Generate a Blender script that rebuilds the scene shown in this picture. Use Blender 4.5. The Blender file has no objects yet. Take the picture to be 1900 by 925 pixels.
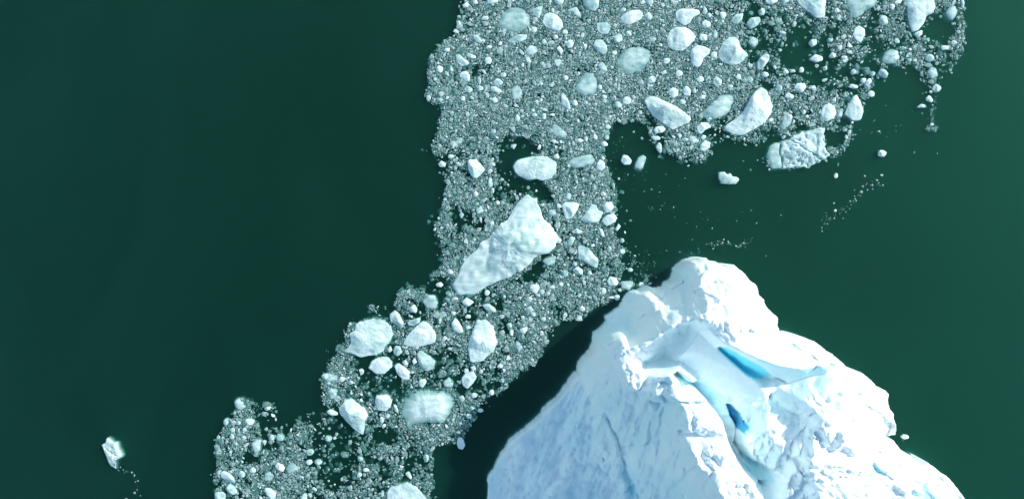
import bpy, math, random
import numpy as np
from mathutils import Vector
from mathutils.geometry import delaunay_2d_cdt

# ------------------------------------------------------------------ camera, light, exposure
S = bpy.context.scene
COL = S.collection
H = 130.0                                    # drone height above the water, metres
SUN_EL, SUN_AZ = 25.0, 31.0                  # sun elevation; azimuth counter-clockwise from +x (right of frame)
cd = bpy.data.cameras.new('camera'); cam = bpy.data.objects.new('camera', cd); COL.objects.link(cam)
cam.location = (0, 0, H); cam.rotation_euler = (0, 0, 0)
cd.sensor_width = 36; cd.lens = 36*H/190.0; cd.clip_end = 6000; cd.clip_start = 1
S.camera = cam
w = bpy.data.worlds.new('World'); S.world = w; w.use_nodes = True
nt = w.node_tree; bg = nt.nodes['Background']
sk = nt.nodes.new('ShaderNodeTexSky'); sk.sky_type = 'NISHITA'; sk.sun_disc = False
sk.sun_elevation = math.radians(SUN_EL); sk.sun_rotation = math.radians(90 - SUN_AZ)
sk.air_density = 1.0; sk.dust_density = 0.6; sk.ozone_density = 1.0
tn_ = nt.nodes.new('ShaderNodeMix'); tn_.data_type = 'RGBA'; tn_.blend_type = 'MULTIPLY'; tn_.inputs['Factor'].default_value = 1; tn_.inputs['B'].default_value = (.90, 1.0, .955, 1)
nt.links.new(sk.outputs[0], tn_.inputs['A']); nt.links.new(tn_.outputs['Result'], bg.inputs[0]); bg.inputs[1].default_value = 0.145
sd = bpy.data.lights.new('sun', 'SUN'); sd.energy = 3.1; sd.angle = math.radians(0.6); sd.color = (1, .95, .88)
so = bpy.data.objects.new('sun', sd); COL.objects.link(so)
e_, a_ = math.radians(SUN_EL), math.radians(SUN_AZ)
so.rotation_euler = Vector((math.cos(e_)*math.cos(a_), math.cos(e_)*math.sin(a_), math.sin(e_))).to_track_quat('Z', 'Y').to_euler()
S.view_settings.view_transform = 'Standard'; S.view_settings.look = 'None'
S.view_settings.exposure = 0.68; S.view_settings.gamma = 1
S.render.engine = 'CYCLES'
cy = S.cycles
cy.use_denoising = True; cy.max_bounces = 10; cy.diffuse_bounces = 7; cy.glossy_bounces = 2
cy.transparent_max_bounces = 16; cy.volume_bounces = 2; cy.sample_clamp_indirect = 4

# ------------------------------------------------------------------ helpers
rng = np.random.default_rng(7)
def W(px, py):                               # photograph pixel -> metres on the water
    return (np.asarray(px, float) - 950)/10, (462.5 - np.asarray(py, float))/10

def mesh_obj(name, V, F, mat, parent=None, smooth=True, tone=None):
    me = bpy.data.meshes.new(name)
    V = np.asarray(V, np.float32)
    if isinstance(F, list):
        me.from_pydata(V.tolist(), [], F)
    else:
        F = np.asarray(F, np.int32); n, k = F.shape
        me.vertices.add(len(V)); me.vertices.foreach_set('co', V.ravel())
        me.loops.add(n*k); me.loops.foreach_set('vertex_index', F.ravel())
        me.polygons.add(n); me.polygons.foreach_set('loop_start', np.arange(0, n*k, k, dtype=np.int32))
        me.update(calc_edges=True)
    me.polygons.foreach_set('use_smooth', np.full(len(me.polygons), smooth))
    if tone is not None:
        at = me.attributes.new('tone', 'FLOAT', 'POINT'); at.data.foreach_set('value', np.asarray(tone, np.float32))
    me.materials.append(mat); me.validate(); me.update()
    o = bpy.data.objects.new(name, me); COL.objects.link(o)
    if parent: o.parent = parent
    return o

def tag(o, label, cat=None, group=None, kind=None):
    if label: o['label'] = label
    if cat: o['category'] = cat
    if group: o['group'] = group
    if kind: o['kind'] = kind
    return o

def vnoise(x, y, seed):
    r = np.random.default_rng(seed); T = r.random((256, 256))
    xi = np.floor(x).astype(int); yi = np.floor(y).astype(int)
    fx = x - xi; fy = y - yi; fx = fx*fx*(3-2*fx); fy = fy*fy*(3-2*fy)
    a = T[xi & 255, yi & 255]; b = T[(xi+1) & 255, yi & 255]; c = T[xi & 255, (yi+1) & 255]; d = T[(xi+1) & 255, (yi+1) & 255]
    return (a*(1-fx)+b*fx)*(1-fy) + (c*(1-fx)+d*fx)*fy
def fbm(x, y, seed, octv=4, gain=.5):
    s = 0; a = 1; t = 0
    for k in range(octv):
        s = s + a*(vnoise(x*2**k + 17.3*k, y*2**k + 5.1*k, seed+k)*2-1); t += a; a *= gain
    return s/t
def voro(x, y, cell, seed):                  # F1 distance, F2-F1, random id value
    r = np.random.default_rng(seed); J = r.random((256, 256, 3))
    gx = x/cell; gy = y/cell; ix = np.floor(gx).astype(int); iy = np.floor(gy).astype(int)
    f1 = np.full(x.shape, 9.); f2 = np.full(x.shape, 9.); idv = np.zeros(x.shape); cx = np.zeros(x.shape); cyy = np.zeros(x.shape)
    for dx in (-1, 0, 1):
        for dy in (-1, 0, 1):
            j = J[(ix+dx) & 255, (iy+dy) & 255]
            px = ix+dx+j[..., 0]; py = iy+dy+j[..., 1]
            d = np.hypot(gx-px, gy-py); m = d < f1
            f2 = np.where(m, f1, np.minimum(f2, d)); idv = np.where(m, j[..., 2], idv)
            cx = np.where(m, px, cx); cyy = np.where(m, py, cyy); f1 = np.where(m, d, f1)
    return f1, f2-f1, idv, gx-cx, gy-cyy
def inpoly(X, Y, P):
    P = np.asarray(P, float); r = np.zeros(X.shape, bool)
    for i in range(len(P)):
        x1, y1 = P[i]; x2, y2 = P[i-1]
        if y1 == y2: continue
        c = ((y1 > Y) != (y2 > Y)) & (X < (x2-x1)*(Y-y1)/(y2-y1)+x1); r ^= c
    return r
def segdist(X, Y, P, closed=False):          # distance to a polyline and the parameter along it
    P = np.asarray(P, float); D = np.full(X.shape, 1e9); Tm = np.zeros(X.shape)
    n = len(P); rngi = range(n if closed else n-1)
    for i in rngi:
        a = P[i]; b = P[(i+1) % n]; ab = b-a
        t = np.clip(((X-a[0])*ab[0]+(Y-a[1])*ab[1])/max(ab@ab, 1e-9), 0, 1)
        d = np.hypot(X-a[0]-t*ab[0], Y-a[1]-t*ab[1]); m = d < D
        D = np.where(m, d, D); Tm = np.where(m, (i+t)/max(1, n-1), Tm)
    return D, Tm
def blur(A, n):
    for _ in range(n):
        B = np.pad(A, 1, mode='edge')
        A = (B[1:-1, :-2]+2*B[1:-1, 1:-1]+B[1:-1, 2:])/4
        B = np.pad(A, 1, mode='edge')
        A = (B[:-2, 1:-1]+2*B[1:-1, 1:-1]+B[2:, 1:-1])/4
    return A
def smooth01(t): t = np.clip(t, 0, 1); return t*t*(3-2*t)

# ------------------------------------------------------------------ materials
def ice_mat(name, lo, hi, blue=None, rough=.45, scale=.35, bump=.35, detail=3.0, sss=0.0, streak=(1, 1), var=1.1):
    """glacier ice: colour runs from clear (lo) to bubbly white (hi) with the 'tone' attribute and a fine noise"""
    m = bpy.data.materials.new(name); m.use_nodes = True; t = m.node_tree; n = t.nodes; L = t.links
    p = n['Principled BSDF']; p.inputs['Roughness'].default_value = rough; p.inputs['IOR'].default_value = 1.31
    p.inputs['Specular IOR Level'].default_value = .35
    co = n.new('ShaderNodeTexCoord'); no = n.new('ShaderNodeTexNoise'); no.inputs['Scale'].default_value = scale
    no.inputs['Detail'].default_value = 6; no.inputs['Roughness'].default_value = .62
    mp = n.new('ShaderNodeMapping'); mp.inputs['Rotation'].default_value = (0, 0, -.62); mp.inputs['Scale'].default_value = (streak[0], streak[1], 1)
    L.new(co.outputs['Object'], mp.inputs[0]); L.new(mp.outputs[0], no.inputs['Vector'])
    at = n.new('ShaderNodeAttribute'); at.attribute_name = 'tone'
    ad = n.new('ShaderNodeMath'); ad.operation = 'MULTIPLY_ADD'; ad.inputs[1].default_value = var; ad.inputs[2].default_value = -var/2
    L.new(no.outputs['Fac'], ad.inputs[0])
    sm = n.new('ShaderNodeMath'); sm.operation = 'ADD'; sm.use_clamp = True
    L.new(ad.outputs[0], sm.inputs[0]); L.new(at.outputs['Fac'], sm.inputs[1])
    mx = n.new('ShaderNodeMix'); mx.data_type = 'RGBA'; mx.inputs['A'].default_value = (*lo, 1); mx.inputs['B'].default_value = (*hi, 1)
    L.new(sm.outputs[0], mx.inputs['Factor']); L.new(mx.outputs['Result'], p.inputs['Base Color'])
    n2 = n.new('ShaderNodeTexNoise'); n2.inputs['Scale'].default_value = detail; n2.inputs['Detail'].default_value = 5; n2.inputs['Roughness'].default_value = .7
    L.new(co.outputs['Object'], n2.inputs['Vector'])
    bp = n.new('ShaderNodeBump'); bp.inputs['Strength'].default_value = bump; bp.inputs['Distance'].default_value = .12
    L.new(n2.outputs['Fac'], bp.inputs['Height']); L.new(bp.outputs[0], p.inputs['Normal'])
    if sss: p.inputs['Subsurface Weight'].default_value = sss; p.inputs['Subsurface Radius'].default_value = (.1, .5, .8); p.inputs['Subsurface Scale'].default_value = 1
    return m
M_BERG = ice_mat('iceberg_snow_ice', (.48, .80, .87), (.89, .965, .96), scale=.11, bump=.3, detail=1.2, rough=.6)
M_TURQ = ice_mat('turquoise_ice', (.22, .84, .96), (.84, .95, .95), scale=.2, rough=.3, bump=.15)
M_DEEP = ice_mat('deep_blue_ice', (.09, .42, .68), (.50, .85, .92), scale=.3, rough=.3)
M_ICE = ice_mat('floating_ice', (.17, .38, .36), (.70, .84, .80), scale=.6, bump=.2, detail=2.0, streak=(.5, 2.0), var=1.6)
M_BRASH = ice_mat('brash_ice', (.07, .20, .175), (.72, .84, .80), scale=1.5, bump=.1, detail=6)

def water_mat():
    m = bpy.data.materials.new('glacial_water'); m.use_nodes = True; t = m.node_tree; n = t.nodes; L = t.links
    n.remove(n['Principled BSDF']); out = n['Material Output']
    tr = n.new('ShaderNodeBsdfTransparent'); tr.inputs[0].default_value = (1, 1, 1, 1)
    gl = n.new('ShaderNodeBsdfGlossy'); gl.inputs['Roughness'].default_value = .12
    lw = n.new('ShaderNodeLayerWeight'); lw.inputs['Blend'].default_value = .5     # Schlick reflectance, the same from above and below
    pw = n.new('ShaderNodeMath'); pw.operation = 'POWER'; pw.inputs[1].default_value = 5; L.new(lw.outputs['Facing'], pw.inputs[0])
    fr = n.new('ShaderNodeMath'); fr.operation = 'MULTIPLY_ADD'; fr.inputs[1].default_value = .98; fr.inputs[2].default_value = .02; L.new(pw.outputs[0], fr.inputs[0])
    tc = n.new('ShaderNodeTexCoord'); nz = n.new('ShaderNodeTexNoise'); nz.inputs['Scale'].default_value = .9; nz.inputs['Detail'].default_value = 5
    L.new(tc.outputs['Object'], nz.inputs['Vector'])
    bp = n.new('ShaderNodeBump'); bp.inputs['Strength'].default_value = .25; bp.inputs['Distance'].default_value = .06
    L.new(nz.outputs['Fac'], bp.inputs['Height']); L.new(bp.outputs[0], gl.inputs['Normal'])
    mx = n.new('ShaderNodeMixShader'); L.new(fr.outputs[0], mx.inputs[0]); L.new(tr.outputs[0], mx.inputs[1]); L.new(gl.outputs[0], mx.inputs[2])
    # thin drifting veils of glacial silt on the surface
    mp = n.new('ShaderNodeMapping'); mp.inputs['Scale'].default_value = (.035, .02, 1); mp.inputs['Rotation'].default_value = (0, 0, .9); L.new(tc.outputs['Object'], mp.inputs[0])
    sl = n.new('ShaderNodeTexNoise'); sl.inputs['Scale'].default_value = 1; sl.inputs['Detail'].default_value = 6; sl.inputs['Roughness'].default_value = .6; sl.inputs['Distortion'].default_value = 1.2
    L.new(mp.outputs[0], sl.inputs['Vector'])
    sr = n.new('ShaderNodeMapRange'); sr.inputs['From Min'].default_value = .35; sr.inputs['From Max'].default_value = .75; sr.inputs['To Min'].default_value = 0; sr.inputs['To Max'].default_value = .035
    L.new(sl.outputs['Fac'], sr.inputs[0])
    df = n.new('ShaderNodeBsdfDiffuse'); df.inputs[0].default_value = (.05, .26, .19, 1)
    m2 = n.new('ShaderNodeMixShader'); L.new(sr.outputs[0], m2.inputs[0]); L.new(mx.outputs[0], m2.inputs[1]); L.new(df.outputs[0], m2.inputs[2])
    L.new(m2.outputs[0], out.inputs['Surface'])
    sc = n.new('ShaderNodeVolumeScatter'); sc.inputs['Color'].default_value = (.13, .80, .545, 1); sc.inputs['Density'].default_value = .76; sc.inputs['Anisotropy'].default_value = .74
    ab = n.new('ShaderNodeVolumeAbsorption'); ab.inputs['Color'].default_value = (.30, .68, .58, 1); ab.inputs['Density'].default_value = .95
    av = n.new('ShaderNodeAddShader'); L.new(sc.outputs[0], av.inputs[0]); L.new(ab.outputs[0], av.inputs[1]); L.new(av.outputs[0], out.inputs['Volume'])
    return m
R_ = 2500
vb = [(-R_, -R_, 0), (R_, -R_, 0), (R_, R_, 0), (-R_, R_, 0), (-R_, -R_, -40), (R_, -R_, -40), (R_, R_, -40), (-R_, R_, -40)]
fb = [(0, 1, 2, 3), (7, 6, 5, 4), (0, 4, 5, 1), (1, 5, 6, 2), (2, 6, 7, 3), (3, 7, 4, 0)]
tag(mesh_obj('water', vb, fb, water_mat(), smooth=False), 'dark green silty glacial meltwater of the fjord', kind='structure')

# ------------------------------------------------------------------ the iceberg
OUT = [(904,925,1.5),(904,887,1.6),(914,875,1.8),(926,849,2.2),(942,824,2.6),(965,806,3),(987,789,3.3),(1004,773,3.6),(1006,766,3.7),(1022,754,4),(1039,740,4.3),(1049,725,4.6),
 (1065,704,5),(1075,696,5),(1077,680,5),(1085,669,5.5),(1101,655,6),(1106,647,6),(1105,621,4),(1116,613,2.5),(1125,597,2.2),(1122,588,1.8),(1138,578,1.5),
 (1152,570,1.8),(1157,562,2),(1162,549,2.5),(1172,543,3),(1190,538,3.5),(1210,531,4),(1216,537,5),(1231,536,6),(1243,535,6),(1245,526,6),(1260,520,6.5),(1265,509,7),
 (1265,500,7),(1278,490,8),(1291,482,8),(1306,476,8),(1317,478,8.5),(1319,484,9),(1335,485,9),(1349,495,9.5),(1357,489,9),(1369,491,9),(1384,503,9),(1395,516,9),
 (1406,524,9),(1412,542,9),(1422,553,9),(1427,566,9),(1436,577,9),(1445,587,9),(1447,603,8.5),(1454,624,8.5),(1466,626,8.5),(1491,626,8.5),(1509,631,8.5),(1523,638,8.5),
 (1541,651,8.5),(1553,659,8),(1569,675,8),(1576,684,8),(1593,694,8),(1605,692,8),(1618,701,8),(1628,714,8),(1633,722,8),(1643,720,7),(1653,729,7),(1652,747,7),
 (1661,764,7),(1664,784,7),(1670,806,5.5),(1664,811,5),(1656,812,5),(1645,813,5.5),(1645,816,5.5),(1662,817,5),(1672,828,5.5),(1684,840,6),(1706,858,6),(1721,867,6),
 (1728,860,6),(1751,877,6),(1766,888,6),(1780,902,5.5),(1796,925,5.5),(1830,965,5),(1850,1020,5),(1820,1080,5),(1700,1130,5),(1500,1150,5),(1250,1140,5),(1050,1110,2),
 (930,1050,1),(900,980,1.5)]
FEAT = [  # ridge and valley lines: (x, y, height)
 [(1190,547,7),(1215,562,10.5),(1245,578,13.5),(1290,588,18)],
 [(1150,605,4.2),(1168,625,8.5)],
 [(1118,640,11.5),(1150,622,13.5),(1165,645,15),(1215,622,16),(1250,598,17),(1290,588,18),(1312,592,20)],
 [(1118,640,11.5),(1160,662,15),(1150,680,15),(1160,702,15.5),(1172,718,16)],
 [(1172,718,16),(1190,700,16.5),(1225,694,17.5),(1238,690,18.5),(1244,702,18.8),(1258,740,21.5),(1272,780,23.5),(1278,825,24),(1295,860,23.5),(1322,892,22.8),(1342,930,21.5),(1360,1000,18.5)],
 [(1232,684,14),(1252,681,16.5),(1275,703,18),(1300,730,19.5),(1325,768,21),(1335,795,21.5),(1352,840,21.5),(1368,866,20.5),(1385,890,19.5),(1400,925,19.5),(1415,985,17)],
 [(1256,690,9),(1284,712,8),(1312,742,7.2),(1340,775,6.8),(1352,800,6.6),(1366,835,7),(1386,868,8.5),(1408,890,11),(1425,930,14),(1440,990,13)],
 [(1262,520,8),(1268,550,11.5),(1268,575,15)],
 [(1300,520,13),(1310,560,17.5),(1345,545,16),(1345,600,19.5),(1400,602,15.5),(1392,560,13.5)],
 [(1312,592,20),(1312,612,19),(1345,640,18.5),(1375,652,18.5),(1400,662,18.2),(1440,676,17.5),(1480,682,16.5),(1515,678,14.5),(1545,668,12)],
 [(1340,648,11.5),(1360,668,10.4),(1385,690,9.4),(1408,700,9.4),(1440,706,9.8),(1470,712,10),(1505,700,11),(1545,690,11.5)],
 [(1296,614,17),(1284,628,16.5),(1258,656,15.5)],
 [(1278,628,13.5),(1252,655,12),(1250,672,11.5)],
 [(1300,617,16.8),(1330,645,15.2),(1350,662,14),(1385,692,12.8),(1405,706,12.4),(1414,722,12),(1400,732,11),(1350,728,10.8),(1300,705,11.8),(1262,672,13.5),(1258,656,15.5)],
 [(1300,655,15),(1320,668,14.2),(1350,680,13.2)],
 [(1230,640,11.8),(1205,675,11.5),(1236,668,11)],
 [(1280,604,13.5),(1250,625,12.5)],
 [(1365,742,9.3),(1400,750,10.5),(1425,745,11),(1440,722,10.4)],
 [(1352,752,8.5),(1375,768,9.5),(1398,788,10)],
 [(1383,798,14.5),(1380,822,14.8),(1396,845,14.8),(1432,868,15),(1458,852,15.8),(1466,815,17),(1440,795,17.8),(1412,790,17),(1383,798,14.5)],
 [(1405,812,16.6),(1440,822,17.2)],[(1410,840,15.4),(1438,850,15.8)],
 [(1376,800,8),(1374,826,8.5),(1390,852,9),(1424,878,12)],
 [(1430,740,10.5),(1450,760,14),(1475,790,16)],
 [(1455,725,11.5),(1480,735,15),(1520,735,16.5),(1560,740,16),(1600,735,12)],
 [(1475,790,16),(1520,770,19),(1560,800,19.5),(1500,850,20),(1460,890,17),(1450,925,16.5),(1450,980,16)],
 [(1560,800,19.5),(1590,850,17.5),(1560,900,19),(1520,930,20),(1540,1000,19),(1500,1080,13)],
 [(1625,800,11),(1640,860,11.5),(1660,900,11.5),(1700,905,9.5),(1720,980,9)],
 [(1620,745,10.5),(1640,775,9)],
 [(1100,760,8.4),(1150,800,10.4),(1200,850,12.6),(1255,925,12.8)],
 [(1050,800,5.4),(1100,850,6.2),(1150,905,6.2),(1205,925,8.6)],
 [(960,860,2.7),(1000,890,3.2),(1050,925,3.2)],
 [(1125,765,9.2),(1150,815,9.9),(1172,875,9.0)],
 [(1310,1000,13),(1200,1000,7),(1100,1000,3),(1000,960,2.5)],[(1300,1080,7),(1400,1060,12)],
]
def build_iceberg():
    verts, edges, zs = [], [], []
    key = {}
    def add(x, y, z):
        k = (round(x, 1), round(y, 1))
        if k not in key: key[k] = len(verts); verts.append(Vector((x, y))); zs.append(z)
        return key[k]
    ids = [add(*p) for p in OUT]
    edges += [(ids[i], ids[(i+1) % len(ids)]) for i in range(len(ids))]
    for f in FEAT:
        q = [add(*p) for p in f]; edges += [(q[i], q[i+1]) for i in range(len(q)-1) if q[i] != q[i+1]]
    for (x, y) in ((840, 420), (1900, 420), (1900, 1200), (840, 1200)): add(x, y, 2.0)
    vo, eo, fo, ov, oe, of = delaunay_2d_cdt(verts, edges, [], 0, 1e-4)
    zz = []
    for i, v in enumerate(vo):
        if ov[i]: zz.append(zs[ov[i][0]])
        else:                                   # a crossing of two feature lines: inverse distance
            d = np.array([(v-u).length for u in verts]); k = np.argsort(d)[:3]; ww = 1/(d[k]+.1); zz.append(float((ww*np.array(zs)[k]).sum()/ww.sum()))
    st = 1.6
    gx = np.arange(860, 1880, st); gy = np.arange(440, 1190, st)
    X, Y = np.meshgrid(gx, gy)
    Z = np.zeros(X.shape)
    for f in fo:
        a, b, c = f; A, B, C = vo[a], vo[b], vo[c]
        x0, x1 = min(A.x, B.x, C.x), max(A.x, B.x, C.x); y0, y1 = min(A.y, B.y, C.y), max(A.y, B.y, C.y)
        i0, i1 = np.searchsorted(gx, x0-1), np.searchsorted(gx, x1+1); j0, j1 = np.searchsorted(gy, y0-1), np.searchsorted(gy, y1+1)
        den = (B.y-C.y)*(A.x-C.x)+(C.x-B.x)*(A.y-C.y)
        if abs(den) < 1e-9: continue
        xs = X[j0:j1, i0:i1]; ys = Y[j0:j1, i0:i1]
        u = ((B.y-C.y)*(xs-C.x)+(C.x-B.x)*(ys-C.y))/den; v = ((C.y-A.y)*(xs-C.x)+(A.x-C.x)*(ys-C.y))/den; t = 1-u-v
        m = (u >= -1e-6) & (v >= -1e-6) & (t >= -1e-6)
        Z[j0:j1, i0:i1] = np.where(m, u*zz[a]+v*zz[b]+t*zz[c], Z[j0:j1, i0:i1])
    Zs = blur(Z, 60)                            # smooth version: perspective registration of x and y
    Z = blur(Z, 3)
    O2 = [(p[0], p[1]) for p in OUT]
    inside = inpoly(X, Y, O2); D, _ = segdist(X, Y, O2, True); sd_ = np.where(inside, D, -D)
    sd_ = sd_ + 1.6*fbm(X/9, Y/9, 61, 4) * np.clip(1.5, 0, 2)
    # regions
    def soft(poly, r): 
        ins = inpoly(X, Y, poly); d, _ = segdist(X, Y, poly, True); return smooth01(.5+np.where(ins, d, -d)/(2*r))
    rub = soft([(1250,470),(1480,560),(1480,615),(1560,640),(1680,740),(1880,940),(1880,1180),(1430,1180),(1440,900),(1470,870),(1480,800),(1440,780),(1455,735),(1560,700),(1480,672),(1360,628),(1300,600),(1180,620),(1170,575),(1200,530)], 14)
    lum = np.maximum(soft([(1345,885),(1385,870),(1410,880),(1450,880),(1460,960),(1350,960)], 10), soft([(1105,640),(1150,605),(1180,620),(1290,575),(1300,600),(1200,668),(1172,690),(1180,722),(1150,722),(1138,690),(1140,668)], 8))
    plat = soft([(1180,690),(1250,680),(1310,735),(1345,800),(1400,905),(1380,1100),(1250,1100),(1262,860),(1250,760)], 12)
    wx = X + 14*fbm(X/40, Y/40, 5, 3); wy = Y + 14*fbm(X/40+9, Y/40+4, 9, 3)
    n1 = np.zeros(X.shape)
    for cell, amp, s in ((62, 1.7, 11), (30, .9, 23), (14, .28, 31), (7, .08, 47)):
        f1, e, idv, lx, ly = voro(wx, wy, cell, s)
        ang = idv*50; tilt = (np.cos(ang)*lx + np.sin(ang)*ly)
        n1 += amp*((1-f1)**1 - .45 + .9*tilt*np.clip(e*3, 0, 1) + .5*(idv-.5))
    lmp = np.zeros(X.shape)
    for cell, amp, s in ((20, 1.5, 71), (11, .8, 73), (5.5, .3, 75)):
        f1, e, idv, lx, ly = voro(X+5*fbm(X/14, Y/14, 3, 2), Y, cell, s); lmp += amp*(np.sqrt(np.clip(1-f1*f1, 0, 1)) - .6)
    Z = Z + rub*n1*.8 + lum*lmp
    # broad relief and flutes of the shaded slope, running down to the left
    cu = (X*.50 + Y*-.86); cv = (X*.86 + Y*.50)
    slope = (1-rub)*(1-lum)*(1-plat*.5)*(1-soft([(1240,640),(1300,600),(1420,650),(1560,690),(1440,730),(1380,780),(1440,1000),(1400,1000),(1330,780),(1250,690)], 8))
    fl = fbm(X/26+.35*Y/26, Y/120, 81, 4)*1.1 + fbm(X/60, Y/70, 83, 4)*1.3
    f1, e, idv, lx, ly = voro(wx*1.3, wy*.6, 60, 91)
    f3, e3, id3, lx3, ly3 = voro(wx+.4*wy, wy, 34, 95); f4, e4, id4, lx4, ly4 = voro(wx, wy+.2*wx, 15, 97)
    Z = Z + slope*(1.1*(1-f3)+.5*(id3-.5)*np.clip(4*e3, 0, 1) + .4*(1-f4) - .7)*smooth01(sd_/30)*.9
    Z = Z + slope*(fl*1.5 - 1.0*np.abs(fbm(X/38+.5*Y/38, Y/75-.3*X/75, 87, 4)) + .16*fbm(X/11, Y/20, 89, 4) + .12*(np.cos(idv*40)*lx+np.sin(idv*40)*ly))*smooth01(sd_/40+.25)
    vl = soft([(1250,690),(1262,660),(1350,735),(1420,740),(1440,760),(1440,1000),(1400,1000),(1340,800)], 8)
    Z = Z + vl*(.5*fbm(X/16, Y/16, 103, 4) + .5*fbm((X*.6+Y)/12, (Y*.6-X)/50, 104, 3))
    Z = Z + .16*fbm(X/7, Y/7, 101, 4)*(.5+rub) + plat*.8*n1*.95
    def carve(P, depth, wid, ex=1.0):
        nonlocal Z
        d, t = segdist(X + 2.5*fbm(X/8, Y/8, 7, 3), Y + 2.5*fbm(X/8+5, Y/8, 8, 3), P)
        Z = Z - depth*np.exp(-(d/wid)**2)*np.clip(np.minimum(t, 1-t)*6+.25, 0, 1)
    carve([(1122,765),(1134,790),(1145,812),(1156,850),(1166,880),(1180,905),(1190,935)], 1.1, 3.0)
    carve([(1158,872),(1168,895),(1180,925)], 1.6, 6)
    carve([(1157,828),(1175,826),(1192,822),(1206,812)], .6, 2.2)
    carve([(1100,780),(1108,770),(1118,766)], .4, 2)
    carve([(1118,848),(1124,856)], .8, 2.5)
    carve([(1205,745),(1222,752),(1234,756)], .9, 4)
    carve([(1222,712),(1258,710)], .6, 3.0)
    carve([(1438,700),(1452,704),(1462,712)], .9, 2.2)
    carve([(1263,500),(1270,520),(1268,545),(1272,575)], 1.2, 6)
    carve([(1300,590),(1318,578),(1325,560)], .9, 5)
    carve([(1405,845),(1412,860),(1418,872)], 1.6, 3)
    carve([(1408,895),(1422,902)], 1.5, 3)
    carve([(1382,790),(1376,800),(1374,826),(1390,854),(1430,876),(1460,862)], 2.2, 4)
    carve([(1470,812),(1468,835),(1462,856)], .8, 3)
    carve([(1228,735),(1245,750),(1262,752)], 1.2, 4); carve([(1262,800),(1280,812),(1300,808)], 1.4, 6)
    carve([(1545,760),(1550,740),(1556,725)], 1.2, 5)
    carve([(1510,800),(1525,815),(1535,835)], 1.3, 6); carve([(1545,835),(1552,815),(1560,805)], 1.4, 7)
    carve([(1460,842),(1490,862),(1520,872)], 1.0, 5); carve([(1470,925),(1500,900),(1530,895)], .9, 5)
    carve([(1432,732),(1438,745)], 2.0, 3); carve([(1440,745),(1470,765),(1490,775)], 1.2, 5)
    carve([(1640,814),(1655,815),(1672,817)], 6, 2.6)
    # the open crevasse
    CREV = [(1350,750),(1361,752),(1369,761),(1379,770),(1383,780),(1395,790),(1397,799),(1385,808),(1376,801),(1368,794),(1363,782),(1355,768)]
    cm = soft(CREV, 1.6); Z = Z - cm*2.8
    # drop at the waterline, a submerged foot outside it
    drop = np.where(sd_ > 0, 0, 1)
    edge = smooth01(sd_/6)
    Z = np.where(sd_ > 0, Z*(.55+.45*edge)**.5, np.maximum(Z, 0)*0 - 2.2 + sd_*.10)
    Z = np.where(sd_ > 0, Z, np.maximum(Z, -9)+.5*fbm(X/12, Y/12, 55, 3))
    fac = (H - np.clip(Zs, 0, 30))/H
    # registration: detail height above Zs leans outward like any tall thing; base x,y from the smooth height
    wx_, wy_ = W(X, Y)
    V = np.stack([wx_*fac, wy_*fac, Z], -1)
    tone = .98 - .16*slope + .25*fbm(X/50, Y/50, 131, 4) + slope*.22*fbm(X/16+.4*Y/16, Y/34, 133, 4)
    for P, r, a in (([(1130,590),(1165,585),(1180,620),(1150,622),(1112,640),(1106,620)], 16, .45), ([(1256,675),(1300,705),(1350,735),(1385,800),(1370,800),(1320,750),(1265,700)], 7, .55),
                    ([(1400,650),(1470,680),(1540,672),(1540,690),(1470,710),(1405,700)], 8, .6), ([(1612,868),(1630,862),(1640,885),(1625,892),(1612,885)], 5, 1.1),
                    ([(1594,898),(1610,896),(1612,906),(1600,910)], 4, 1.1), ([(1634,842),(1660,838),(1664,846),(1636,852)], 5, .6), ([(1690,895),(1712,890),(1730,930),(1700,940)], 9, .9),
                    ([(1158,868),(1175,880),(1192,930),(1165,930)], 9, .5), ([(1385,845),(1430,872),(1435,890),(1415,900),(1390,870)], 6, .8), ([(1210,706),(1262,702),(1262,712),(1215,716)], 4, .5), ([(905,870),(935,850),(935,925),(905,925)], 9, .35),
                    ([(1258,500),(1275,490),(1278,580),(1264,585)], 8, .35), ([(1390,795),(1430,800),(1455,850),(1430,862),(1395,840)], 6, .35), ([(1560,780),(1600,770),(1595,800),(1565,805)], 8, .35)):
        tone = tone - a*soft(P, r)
    keep = (sd_ > -70)
    nY, nX = X.shape
    idx = np.arange(nY*nX).reshape(nY, nX)
    q = np.stack([idx[:-1, :-1], idx[1:, :-1], idx[1:, 1:], idx[:-1, 1:]], -1).reshape(-1, 4)
    kf = (keep[:-1, :-1] & keep[1:, :-1] & keep[1:, 1:] & keep[:-1, 1:]).ravel()
    cxm, cym = (X[:-1, :-1]+st/2), (Y[:-1, :-1]+st/2)
    TURQ = [(1343,636),(1358,644),(1376,655),(1398,666),(1422,680),(1440,698),(1412,708),(1397,705),(1382,699),(1367,686),(1353,672),(1337,653)]
    BOUL = [(1381,797),(1400,791),(1425,786),(1462,796),(1470,812),(1462,852),(1432,868),(1396,848),(1379,824)]
    nzf = 2*fbm(cxm/6, cym/6, 77, 3)
    cls = np.zeros(cxm.shape, int)
    cls[inpoly(cxm+nzf, cym+nzf, BOUL)] = 3; cls[inpoly(cxm, cym, TURQ)] = 1
    cls[inpoly(cxm, cym, CREV)] = 2
    cls = cls.ravel()
    root = bpy.data.objects.new('iceberg', None); COL.objects.link(root); root.location = (0, 0, 0)
    tag(root, 'huge white iceberg with a blue-shadowed slope and turquoise cleft filling the lower right', 'iceberg')
    Vf = V.reshape(-1, 3); tf = tone.ravel()
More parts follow.
